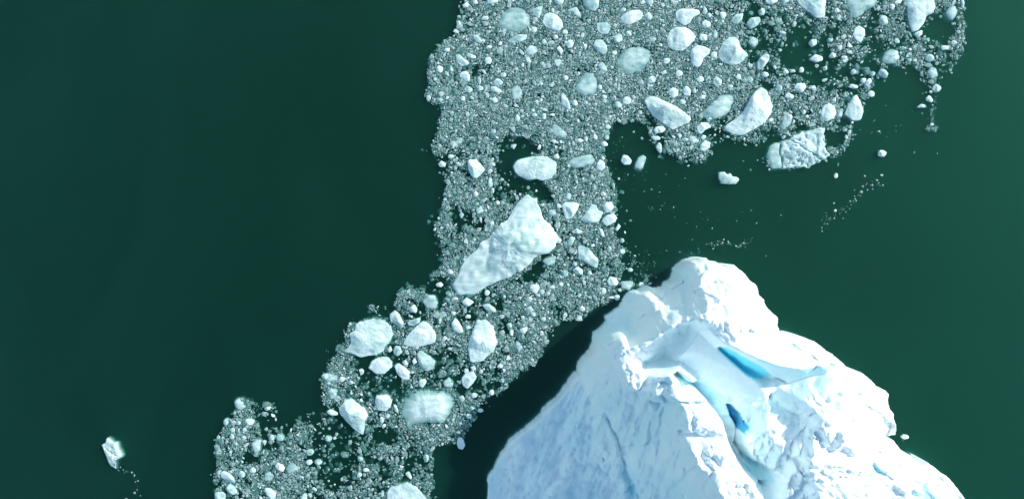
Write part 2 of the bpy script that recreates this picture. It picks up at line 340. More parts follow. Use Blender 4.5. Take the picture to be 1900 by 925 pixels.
    for c, nm, mt, lab in ((0, 'ice_body', M_BERG, None), (1, 'blue_ice_band', M_TURQ, 'smooth turquoise blue ice wall in the cleft'),
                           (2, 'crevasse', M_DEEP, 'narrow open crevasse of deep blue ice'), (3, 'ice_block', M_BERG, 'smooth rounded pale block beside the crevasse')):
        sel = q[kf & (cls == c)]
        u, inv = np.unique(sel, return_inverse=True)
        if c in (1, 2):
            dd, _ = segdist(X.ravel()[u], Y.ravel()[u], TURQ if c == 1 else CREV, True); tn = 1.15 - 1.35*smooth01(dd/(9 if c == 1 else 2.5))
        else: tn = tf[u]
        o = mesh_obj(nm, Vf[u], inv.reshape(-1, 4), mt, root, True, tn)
        if lab: o['label'] = lab
build_iceberg()
BERG_POLY = [(p[0], p[1]) for p in OUT]

# ------------------------------------------------------------------ ice pieces: outlines read off the photograph
REG = dict(A=(780,0,4.625), B=(1100,0,4.625), C=(1420,0,4.625), D=(1100,140,4.625), E=(1400,140,4.625), F=(780,180,4.625), G=(780,340,4.625),
           H=(560,520,4.625), I=(560,680,3.775), J=(380,725,4.625), K=(880,500,4.625), Z=(150,780,6.38), Q=(1180,300,3.8))
# region, tone (w white, g grey, s mostly awash), relief metres, landmark phrase, label, outline
BIG = [
('G','m',2.6,'the big central bergy bit','largest pale blue-white bergy bit in mid-brash, narrowing to a point at lower left',[(276,900),(275,860),(335,760),(345,710),(400,650),(430,605),(500,560),(510,510),(590,470),(640,400),(700,335),(760,300),(790,240),(850,150),(890,100),(930,95),(990,150),(1020,210),(1040,270),(1080,330),(1150,400),(1190,470),(1150,560),(1090,610),(1020,610),(970,650),(930,700),(860,750),(760,800),(650,850),(560,890),(500,930),(420,945),(350,950),(295,925)]),
('A','s',.35,'the drowned blue floe near the top','hazy blue-grey floe lying almost awash beside a bright white oval piece near the top',[(650,230),(700,120),(740,70),(830,50),(900,80),(945,150),(940,220),(880,260),(800,275),(720,265)]),
('A','w',.8,'the bright white oval floe','bright smooth white oval floe just right of the hazy blue-grey one near the top',[(1045,190),(1060,130),(1110,105),(1170,130),(1215,180),(1225,230),(1190,270),(1120,250),(1070,230)]),
('A','g',.35,None,'pale lens-shaped floe just below the hazy blue-grey floe near the top',[(740,355),(790,320),(850,295),(910,300),(915,330),(860,360),(790,372)]),
('A','g',.5,None,None,[(1480,400),(1500,340),(1560,340),(1600,390),(1605,440),(1570,475),(1520,440)]),
('A','w',.4,None,None,[(1250,385),(1260,350),(1300,340),(1318,370),(1300,410),(1265,415)]),
('A','g',.35,None,None,[(1510,200),(1600,190),(1640,230),(1610,290),(1560,300),(1520,270)]),
('A','g',.3,None,None,[(300,465),(340,470),(370,500),(420,530),(410,560),(350,570),(310,530)]),
('A','w',.45,'the rounded white floe by the left edge','rounded white floe near the left edge of the upper brash',[(330,650),(350,620),(395,610),(425,650),(420,700),(380,700)]),
('A','w',.35,None,None,[(550,520),(560,490),(600,490),(615,520),(600,550),(565,550)]),
('A','g',.3,None,None,[(450,300),(490,300),(530,350),(520,375),(490,365),(455,335)]),
('A','g',.3,None,None,[(390,480),(410,455),(440,465),(480,485),(475,505),(420,500)]),
('A','w',.4,None,None,[(900,500),(930,485),(950,530),(935,550),(905,530)]),
('A','s',.3,'the teal-grey awash floe','round teal-grey floe half awash, left of the pointed white floe with dark water beside it',[(1320,770),(1370,660),(1420,620),(1500,625),(1530,680),(1530,760),(1480,820),(1400,820)]),
('A','g',.35,None,'narrow grey ice wedge with a pointed top, lower left of the awash teal floe',[(1210,770),(1250,820),(1285,900),(1290,960),(1240,920),(1205,900)]),
('A','s',.2,None,None,[(770,770),(830,720),(880,770),(870,840),(800,860)]),
('A','g',.3,None,'pale triangular floe between the drowned blue floe and the bright white oval floe',[(950,80),(1050,50),(1040,100),(1020,160),(970,130)]),
('A','g',.25,None,None,[(900,430),(940,390),(990,400),(1010,440),(960,475),(915,470)]),
('A','g',.25,None,None,[(620,700),(660,670),(710,700),(700,730),(640,740)]),
('A','g',.25,None,None,[(590,750),(640,740),(695,770),(690,800),(620,790)]),
('A','g',.25,None,None,[(370,760),(400,735),(450,760),(430,800),(385,790)]),
('A','g',.3,None,None,[(1240,90),(1340,60),(1370,110),(1380,160),(1330,130)]),
('A','g',.4,'the pale floe cut by the top edge','pale grey floe cut by the frame top, up left of the slabby white floe',[(1390,-60),(1530,-60),(1530,60),(1500,100),(1440,80),(1400,50)]),
('A','g',.3,None,None,[(1140,-20),(1240,-20),(1220,40),(1190,50),(1150,20)]),
('A','g',.3,None,None,[(1520,560),(1560,530),(1600,580),(1600,620),(1540,600)]),
('B','w',.6,'the slabby white floe','slabby white floe with a notched right end close under the top edge',[(230,160),(260,125),(330,90),(400,85),(430,110),(420,160),(370,190),(300,220),(260,200)]),
('B','g',.35,None,None,[(440,130),(480,100),(510,140),(500,175),(460,165)]),
('B','w',.8,'the flat-topped white floe','broad flat-topped white floe narrowing downward, upper one of a column of two big white floes',[(705,100),(760,75),(850,75),(915,90),(920,120),(860,150),(830,200),(790,220),(740,195),(710,155)]),
('B','w',1.2,'the plump white floe','plump bright white floe with a blunt right point, straight below the flat-topped white floe',[(630,330),(660,260),(710,235),(790,235),(850,265),(888,310),(870,350),(820,400),(770,440),(700,435),(650,410),(640,370)]),
('B','w',.9,'the boot-shaped white floe','white boot-shaped floe touching the lower right of the plump white floe',[(840,430),(890,385),(960,400),(1010,430),(1000,465),(950,500),(935,550),(900,585),(850,550),(835,480)]),
('B','m',.9,'the ridged triangular floe','triangular floe with a white ridged crest and awash greenish skirts',[(1080,440),(1110,370),(1160,325),(1210,315),(1250,350),(1265,400),(1300,440),(1330,470),(1290,520),(1260,545),(1190,560),(1110,530),(1075,490)]),
('B','s',.35,'the big awash blue floe','big soft-edged blue-grey floe lying awash in the middle of the upper brash',[(200,520),(260,440),(330,400),(420,395),(490,430),(510,480),(470,550),(430,600),(350,640),(280,640),(230,590)]),
('B','g',.4,None,None,[(175,320),(215,285),(250,300),(255,350),(215,370),(180,360)]),
('B','w',.4,None,None,[(930,200),(960,170),(1010,190),(1010,230),(960,245)]),
('B','g',.4,None,None,[(1190,160),(1230,120),(1290,115),(1280,170),(1240,210),(1200,200)]),
('B','g',.5,None,None,[(1320,200),(1350,155),(1430,145),(1440,185),(1400,230),(1350,250)]),
('B','g',.5,'the finger-shaped grey floe','finger-shaped pale grey floe slanting in darker water, right of the ridged triangular floe',[(1410,540),(1430,500),(1480,455),(1515,470),(1515,510),(1480,560),(1450,600),(1415,595)]),
('B','s',.2,None,None,[(1330,360),(1360,310),(1415,330),(1420,370),(1380,405)]),
('B','g',.35,None,None,[(1420,100),(1450,65),(1480,90),(1470,130),(1435,130)]),
('B','w',.5,None,None,[(650,770),(690,750),(735,770),(730,825),(680,840),(655,810)]),
('B','w',.4,None,None,[(770,770),(800,730),(840,770),(835,820),(780,820)]),
('B','g',.3,None,None,[(850,780),(875,750),(890,800),(860,800)]),
('B','g',.25,None,None,[(460,680),(500,650),(550,660),(530,710),(475,715)]),
('B','g',.3,None,None,[(1030,680),(1060,650),(1110,690),(1100,735),(1050,740)]),
('B','w',.6,'the small white dart-shaped chunk','small very bright white dart-shaped chunk in dark brash right of the long white bergy bit',[(1725,750),(1750,715),(1820,715),(1830,750),(1800,795),(1750,775)]),
('B','w',.35,None,None,[(1640,820),(1680,795),(1725,820),(1720,850),(1670,845)]),
('B','s',.2,None,None,[(1310,680),(1350,640),(1380,680),(1360,720)]),
('B','w',.5,None,None,[(1480,0),(1490,-40),(1580,-40),(1590,-10),(1580,20),(1530,40),(1490,30)]),
('C','m',.7,'the wide pale floe at the top edge','wide pale floe with a curved lower left side, cut by the frame top',[(265,0),(300,50),(370,100),(440,155),(505,155),(515,80),(520,-60),(420,-90),(260,-60)]),
('C','s',.4,'the dim blue floe at the top edge','dim blue-grey funnel-shaped floe, partly awash, cut off by the top edge of the frame',[(690,0),(720,60),(730,110),(770,160),(830,130),(880,80),(960,40),(970,-40),(820,-80),(680,-40)]),
('C','m',.9,'the tall pale tusk-shaped floe','tall pale tusk-shaped floe tapering down from the frame top, right end of brash',[(1200,-60),(1220,60),(1230,170),(1260,280),(1310,260),(1360,200),(1380,140),(1440,110),(1460,60),(1440,-60)]),
('C','g',.3,None,'thin upright pale sliver at the right rim of the brash by the top edge',[(1680,0),(1700,-10),(1710,30),(1695,90),(1680,60)]),
('C','s',.25,None,'dim rough floe in open water right of the tusk-shaped floe',[(1550,110),(1580,60),(1630,50),(1655,90),(1630,150),(1600,180),(1570,150)]),
('C','w',.5,'the egg-shaped floe','egg-shaped pale floe standing upright, below the dim blue floe at the top edge',[(750,300),(770,240),(800,220),(855,250),(855,300),(820,370),(780,350)]),
('C','g',.4,None,None,[(970,170),(1000,130),(1040,140),(1055,200),(1010,220),(985,200)]),
('C','g',.4,None,'small bean-shaped grey floe alone in the dark gap of the upper brash',[(370,370),(400,335),(440,340),(440,380),(400,405)]),
('C','w',.4,None,None,[(375,510),(430,465),(495,490),(490,520),(440,535)]),
('C','g',.35,None,None,[(545,480),(575,445),(605,465),(600,495),(560,500)]),
('C','s',.25,'the striped grey floe','rounded dull grey floe with curved stripes, nearly awash near the right of the brash',[(1000,520),(1030,450),(1090,420),(1150,440),(1155,500),(1110,545),(1040,545)]),
('C','w',.3,None,None,[(1500,400),(1530,390),(1575,395),(1565,425),(1520,430)]),
('C','w',.4,None,'small white wedge touching the lower tip of the tusk-shaped floe',[(1275,285),(1350,255),(1345,295),(1310,325)]),
('C','w',.3,None,None,[(1370,210),(1390,190),(1405,215),(1385,230)]),
('C','g',.5,'the square-cut grey floe','square-cut pale grey floe at the brash edge, below left of the striped grey floe',[(965,630),(990,590),(1030,600),(1055,630),(1040,675),(1000,660)]),
('C','s',.3,'the dim floe in the right strand','dim triangular floe in the thin strand of brash hanging at the far right',[(1390,620),(1430,570),(1470,590),(1485,650),(1430,680)]),
('C','w',.4,None,None,[(1380,840),(1410,815),(1440,860),(1430,880),(1385,860)]),
('C','w',.4,None,None,[(850,740),(870,690),(900,665),(915,700),(880,740)]),
('C','w',.35,None,None,[(710,740),(740,720),(800,735),(790,760),(730,755)]),
('C','g',.35,None,None,[(490,580),(530,560),(530,600),(500,610)]),
('C','g',.35,None,None,[(295,600),(320,570),(330,610),(300,620)]),
('C','s',.2,None,None,[(870,820),(900,790),(945,810),(920,845)]),
('D','m',1.5,'the diamond-shaped bergy bit','diamond-shaped pale bergy bit slanting down to the right, dark water along its lower left side',[(440,215),(490,175),(550,190),(610,220),(660,240),(720,270),(790,320),(845,365),(810,410),(740,440),(690,465),(640,440),(590,400),(520,350),(470,280)]),
('D','s',.6,'the translucent leaf-shaped floe','translucent grey-blue leaf-shaped floe between the diamond-shaped and the long white bergy bits',[(900,330),(960,300),(1020,230),(1090,170),(1150,155),(1215,165),(1215,230),(1180,310),(1120,350),(1040,375),(950,360)]),
('D','w',2.0,'the long white bergy bit','long bright white bergy bit slanting up to the right, brightest piece of the upper brash',[(1130,450),(1160,410),(1230,370),(1290,310),(1330,240),(1360,170),(1430,110),(1490,130),(1520,190),(1540,270),(1520,340),(1480,400),(1420,440),(1350,480),(1290,510),(1200,510)]),
('D','w',.5,None,'small white oblong chunk in dark water just below the diamond-shaped bergy bit',[(520,470),(540,440),(600,432),(630,460),(600,490),(540,495)]),
('D','w',.3,None,None,[(500,520),(560,520),(590,545),(530,560)]),
('D','w',.5,None,'white kite-shaped floe below the translucent leaf-shaped floe',[(890,440),(930,400),(990,410),(1020,440),(960,470),(930,505),(900,490)]),
('D','w',.5,None,None,[(920,600),(960,555),(1010,575),(1000,620),(950,655),(925,635)]),
('D','s',.35,'the lone dim oblong floe','dim oblong floe floating alone in the dark gap at the centre of the picture',[(360,770),(390,700),(430,680),(460,700),(430,790),(400,805),(365,795)]),
('D','g',.45,'the ragged lone floe','small ragged pitted floe alone in open water above the peak of the iceberg',[(1080,830),(1130,825),(1150,850),(1180,840),(1200,870),(1250,870),(1250,895),(1225,925),(1170,930),(1100,925),(1085,885)]),
('D','w',.3,None,None,[(0,540),(10,480),(40,530),(35,555)]),
('D','w',.5,None,None,[(30,765),(65,710),(105,765),(80,815),(35,795)]),
('D','s',.2,None,None,[(820,520),(870,515),(920,560),(870,590),(820,560)]),
('D','g',.3,None,None,[(540,610),(570,570),(590,600),(590,680),(560,650)]),
('D','s',.2,None,None,[(1640,340),(1700,320),(1710,400),(1640,480),(1610,440)]),
('D','w',.5,None,None,[(240,870-140),(260,690-10),(300,690),(335,730),(320,765),(270,765)]),
('E','r',.7,'the cracked grey slab','large cracked and pitted grey slab at the lower right rim of the upper brash',[(215,620),(250,570),(330,520),(420,480),(500,460),(605,450),(590,520),(620,570),(620,640),(650,670),(600,720),(550,745),(490,770),(470,790),(360,785),(250,797),(235,700)]),
('E','s',.15,None,'sunken teal fringe of ice along the left end of the cracked grey slab',[(105,680),(130,610),(180,580),(228,580),(212,630),(228,700),(240,795),(150,800),(125,760)]),
('E','w',.9,'the round white floe at the right','smooth round white floe, left one of two at the right rim of brash',[(565,320),(590,260),(640,240),(690,270),(700,320),(680,370),(620,395),(575,370)]),
('E','w',1.0,'the teardrop white floe','white teardrop-shaped floe, point up, right one of two at the right rim of brash',[(775,330),(800,260),(850,180),(880,170),(910,230),(935,310),(910,380),(850,390)]),
('E','g',.3,None,None,[(660,210),(700,185),(695,235),(665,240)]),
('E','s',.3,None,'dull pinkish-grey wedge of ice squeezed between the round and the teardrop white floes',[(700,350),(730,290),(760,270),(755,350),(720,365)]),
('E','w',.6,'the lone white chip at the right','small bright square-cornered chip alone in open water right of the cracked grey slab',[(1065,690),(1065,645),(1100,640),(1138,660),(1110,700)]),
('E','w',.35,None,None,[(1385,275),(1430,245),(1470,255),(1460,275)]),
('F','w',.8,'the white fan-shaped floe','bright white fan-shaped floe near the left edge of the neck of brash',[(405,535),(480,535),(520,575),(555,620),(530,655),(480,700),(440,680),(410,620)]),
('F','m',.7,'the long grey-white floe of the neck','long rounded grey-white floe lying across the dark pool above the central bergy bit',[(795,590),(830,545),(900,520),(1000,510),(1100,515),(1165,560),(1170,640),(1120,700),(1050,720),(990,700),(930,712),(860,680),(810,640)]),
('F','s',.4,'the hazy elongated floe','hazy elongated pale floe, right neighbour of the long floe across the dark pool',[(1260,580),(1290,530),(1380,495),(1470,485),(1500,530),(1480,580),(1400,600),(1320,610)]),
('F','w',.5,None,'white pear-shaped floe at the right end of the hazy elongated floe',[(1510,580),(1540,530),(1580,560),(1585,610),(1550,635),(1510,620)]),
('F','g',.35,None,None,[(575,740),(590,690),(615,700),(620,760),(595,785)]),
('F','g',.35,None,None,[(450,830),(480,805),(500,835),(470,860)]),
('F','w',.4,None,'ragged white chunk sticking out of the left edge of the neck of brash',[(150,575),(180,545),(215,565),(210,600),(170,600)]),
('F','s',.25,None,None,[(1120,300),(1140,220),(1200,250),(1270,320),(1230,350),(1160,340)]),
('F','s',.25,None,None,[(280,390),(340,345),(370,355),(350,400),(290,410)]),
('F','w',.4,None,None,[(810,185),(830,140),(855,180),(845,210),(820,205)]),
('F','g',.25,None,None,[(580,585),(600,565),(640,565),(640,590),(600,597)]),
('F','g',.35,None,None,[(1480,350),(1500,310),(1520,350),(1510,375)]),
('G','w',.7,'the top white floe of the right cluster','broad white floe, leftmost of the white cluster right of the central bergy bit',[(1210,190),(1240,160),(1320,160),(1365,180),(1345,230),(1300,300),(1250,310),(1230,250)]),
('G','m',.6,None,'pale triangular floe in the middle of the white cluster right of the central bergy bit',[(1370,310),(1430,240),(1470,175),(1510,190),(1530,230),(1570,250),(1530,330),(1480,340),(1400,335)]),
('G','w',.6,None,'round white floe, upper right one of the white cluster right of the central bergy bit',[(1560,200),(1590,160),(1640,160),(1660,200),(1640,240),(1590,258)]),
('G','w',.5,'the oval floe of the right cluster','pale oval floe, lowest right of the white cluster right of the central bergy bit',[(1560,310),(1600,270),(1660,260),(1690,290),(1670,330),(1610,365),(1570,350)]),
('G','g',.5,'the grey blade-shaped floe','grey blade-shaped floe with a sharp lower tip, right of the central bergy bit',[(1350,540),(1380,535),(1440,550),(1480,600),(1530,660),(1520,720),(1490,720),(1420,680),(1360,650)]),
('G','g',.35,None,None,[(1300,740),(1350,710),(1390,740),(1395,790),(1330,775)]),
('G','w',.5,'the white floe near the iceberg tip','rounded white floe near the upper left shoulder of the iceberg',[(1600,840),(1620,800),(1680,810),(1700,850),(1680,880),(1620,880)]),
('G','s',.2,None,'dim greenish triangular floe between a white floe and the iceberg shoulder',[(1715,840),(1820,840),(1830,870),(1790,915),(1730,900)]),
('G','s',.25,None,None,[(1040,660),(1110,630),(1170,620),(1150,690),(1090,710)]),
('G','w',.35,None,None,[(1530,380),(1560,390),(1580,440),(1575,475),(1545,440)]),
('G','g',.3,None,None,[(1665,400),(1700,345),(1720,370),(1690,410)]),
('G','g',.3,None,None,[(1260,500),(1290,450),(1330,470),(1300,530),(1270,540)]),
('G','g',.3,None,None,[(1295,410),(1340,385),(1395,410),(1370,435),(1310,430)]),
('G','w',.4,None,None,[(230,755),(255,735),(290,765),(270,780),(235,775)]),
('G','g',.3,None,None,[(1210,770),(1240,735),(1270,760),(1260,800),(1220,800)]),
('G','w',.35,None,None,[(450,90),(475,60),(500,95),(470,120)]),
('G','g',.3,None,None,[(475,160),(500,150),(500,200),(475,195)]),
('G','g',.25,None,None,[(475,230),(520,190),(545,240),(490,265)]),
('G','s',.2,None,None,[(330,270),(350,240),(370,270),(350,305)]),
('H','m',1.0,'the leaf-shaped grey-white bergy bit','large frayed leaf-shaped grey-white bergy bit with a long point at lower left',[(350,610),(400,570),(420,530),(410,460),(460,420),(460,370),(530,345),(610,330),(680,345),(740,370),(780,440),(760,500),(720,560),(700,600),(640,640),(570,640),(510,660),(460,635),(410,620)]),
('H','w',1.0,'the white shell-shaped floe','white shell-shaped floe with a flat lower side, right of the leaf-shaped bergy bit',[(865,545),(900,480),(970,400),(1040,345),(1090,370),(1130,430),(1155,470),(1140,530),(1080,550),(1000,570),(920,565)]),
('H','g',.5,None,'grey hump-shaped floe touching the upper right corner of the leaf-shaped bergy bit',[(750,290),(800,255),(840,300),(875,370),(860,415),(820,390),(760,350)]),
('H','g',.4,None,'pale flat wedge just above the white shell-shaped floe',[(905,350),(1015,315),(1010,360),(960,390),(910,385)]),
('H','w',.6,'the white half-moon floe','white half-moon floe between the shell-shaped and the tall white floes',[(1280,370),(1310,320),(1350,360),(1390,440),(1350,458),(1300,430)]),
('H','w',1.5,'the tall bright white floe','tall bright white floe standing upright in the lower brash, brightest piece there',[(1440,650),(1425,590),(1440,500),(1480,400),(1500,340),(1580,340),(1640,390),(1660,460),(1680,530),(1650,600),(1600,640),(1550,690),(1480,705),(1445,690)]),
('H','w',.6,'the five-sided floe','pale five-sided floe below the leaf-shaped bergy bit',[(570,750),(600,690),(660,660),(730,655),(770,700),(770,740),(710,800),(640,800)]),
('H','w',.6,'the small slanting white floe','bright slanting oval floe, right of the pale five-sided floe',[(790,730),(830,710),(880,740),(925,780),(920,850),(870,850),(820,800)]),
('H','g',.5,'the grey slanting floe','grey slanting floe below the white shell-shaped floe',[(1000,700),(985,630),(1010,590),(1080,640),(1140,690),(1130,760),(1070,780),(1020,750)]),
('H','g',.4,None,'rounded grey floe between the leaf-shaped bergy bit and the grey slanting floe',[(785,600),(800,560),(845,570),(860,620),(820,650),(790,630)]),
('H','g',.3,None,None,[(730,590),(760,560),(775,600),(750,620)]),
('H','s',.3,None,'dull round grey floe on the brash rim, left of the central bergy bit tip',[(1035,180),(1080,120),(1140,130),(1165,190),(1140,245),(1070,235)]),
('H','g',.35,None,None,[(915,240),(960,200),(990,240),(980,280),(930,270)]),
('H','w',.5,None,'small white diamond-shaped chunk just below the tip of the central bergy bit',[(1370,185),(1410,145),(1475,185),(1430,225),(1390,210)]),
('H','g',.3,None,None,[(1540,210),(1600,195),(1660,240),(1665,275),(1600,270)]),
('H','m',.5,None,'pale rough floe straight below the tall bright white floe',[(1370,840),(1400,800),(1470,770),(1500,830),(1470,880),(1420,930),(1380,900)]),
('H','w',.45,None,None,[(1000,880),(1010,850),(1060,845),(1070,870),(1040,920),(1015,910)]),
('H','s',.25,None,None,[(1210,870),(1260,830),(1300,890),(1280,920),(1220,910)]),
('H','w',.35,None,None,[(945,690),(965,660),(990,700),(960,720)]),
('H','g',.3,None,None,[(855,700),(890,680),(915,715),(880,730)]),
('H','s',.2,None,None,[(1400,390),(1440,380),(1455,410),(1410,425)]),
('H','g',.3,None,None,[(1445,740),(1480,730),(1500,760),(1460,780)]),
('H','w',.3,None,None,[(730,380),(765,390),(750,420),(725,400)]),
('H','s',.15,None,None,[(1150,300),(1210,260),(1250,290),(1200,330)]),
('I','m',1.1,'the white shark-tooth floe','white shark-tooth floe pointing down to the right in the lower left brash',[(260,290),(300,240),(340,215),(380,250),(440,290),(460,340),(440,390),(435,470),(420,475),(360,430),(300,370),(270,330)]),
('I','w',.8,'the cube-like white floe','compact white floe with squared sides in dark water, right of the shark-tooth floe',[(510,240),(520,205),(600,195),(630,230),(620,280),(590,310),(530,305)]),
('I','w',.4,None,'small white spindle-shaped chunk at the left shoulder of the shark-tooth floe',[(165,315),(200,298),(250,320),(250,340),(200,338)]),
('I','b',.55,'the big blurred blue-white floe','big blurred blue-white floe, half drowned with a teal underwater foot, in the lower brash',[(695,325),(720,250),(780,190),(850,165),(940,180),(1000,165),(1060,200),(1060,270),(1040,340),(990,395),(920,395),(850,395),(780,400),(725,390)]),
('I','w',.5,'the lone oval chunk by the dark channel','pale upright oval chunk alone at the edge of the dark channel beside the iceberg',[(1085,530),(1095,490),(1125,500),(1145,550),(1125,580),(1095,570)]),
('I','m',.6,'the ragged floe at the bottom edge','ragged grey-white floe cut off by the bottom of the frame, near the dark channel',[(600,870),(620,840),(680,830),(740,810),(800,840),(840,890),(880,930),(880,990),(700,1010),(600,970)]),
('I','s',.3,None,'grey round floe in the brash edge above the shark-tooth floe',[(175,170),(210,140),(250,170),(245,215),(200,230)]),
('I','s',.2,None,None,[(140,60),(180,40),(260,60),(250,100),(170,105)]),
('I','g',.35,None,None,[(720,745),(750,730),(770,770),(765,790),(740,770)]),
('I','g',.25,None,None,[(640,255),(665,275),(680,325),(650,310)]),
('J','g',.45,'the slanting bean-shaped floe','slanting pale grey bean-shaped floe near the lower left corner of the brash',[(130,700),(160,680),(210,700),(250,740),(260,790),(200,780),(140,740)]),
('J','g',.5,None,'pale rounded block just below the slanting bean-shaped floe in the lower left brash',[(180,820),(215,790),(260,820),(275,870),(240,890),(190,860)]),
('J','g',.4,None,'grey-white block cut by the bottom edge at the lower left corner of the brash',[(85,870),(150,862),(180,880),(175,925),(150,960),(85,960)]),
('J','w',.6,'the bright tilted block at lower left','bright white tilted block near the bottom of the lower left brash',[(600,640),(620,610),(670,630),(685,660),(670,695),(620,675)]),
('J','w',.5,None,'white shield-shaped chunk nearly touching the bottom edge in the lower left brash',[(505,825),(560,835),(610,865),(610,900),(580,940),(530,890)]),
('J','s',.3,None,'dull rough floe just right of the white tilted block in the lower left brash',[(690,670),(710,630),(760,610),(800,640),(820,665),(770,690),(710,710)]),
('J','s',.15,None,None,[(510,710),(560,690),(590,730),(570,770),(510,770)]),
('J','s',.3,None,'dull grey upright floe in the middle of the lower left brash',[(400,450),(440,405),(480,430),(465,520),(430,540),(405,490)]),
('J','w',.35,None,None,[(505,145),(570,130),(555,160),(530,168)]),
('J','s',.25,None,'dim crumbly floe making the topmost knob of the lower left brash',[(250,90),(290,65),(330,100),(360,140),(330,170),(280,160),(255,130)]),
('J','g',.4,None,None,[(280,710),(310,680),(345,700),(335,740),(300,750)]),
('J','w',.3,None,None,[(720,310),(775,345),(745,350),(715,335)]),
('J','w',.4,None,None,[(380,680),(410,650),(440,670),(430,700),(385,700)]),
('J','s',.2,None,None,[(605,390),(640,365),(680,390),(670,430),(620,430)]),
('J','g',.3,None,None,[(815,925),(845,875),(880,885),(870,945),(820,950)]),
('K','w',.5,None,'white angular chunk with a smaller chip behind it, right of the central bergy bit tip',[(470,150),(500,125),(555,125),(560,160),(530,210),(490,185)]),
('K','w',.45,None,'small white chunk with a corner notch at the right rim of the lower brash',[(385,510),(455,485),(455,520),(430,550),(400,545)]),
('K','w',.4,None,None,[(895,330),(925,305),(955,340),(930,360),(900,350)]),
('K','g',.35,None,None,[(445,330),(480,310),(510,340),(490,370),(450,365)]),
('K','s',.2,None,None,[(350,640),(370,600),(420,670),(380,720)]),
('Z','r',.5,'the lone ragged floe at far left','lone ragged grey-white floe with a spike on top, far left in open water',[(245,285),(300,255),(300,190),(320,195),(375,255),(420,260),(440,330),(488,410),(460,450),(400,465),(415,510),(440,570),(400,565),(350,540),(310,440),(280,350)]),
('Q','w',.5,None,'tiny pale sliver floating off the notch in the right edge of the iceberg',[(1869,1935),(1885,1920),(1920,1925),(1925,1945),(1890,1955)]),
]
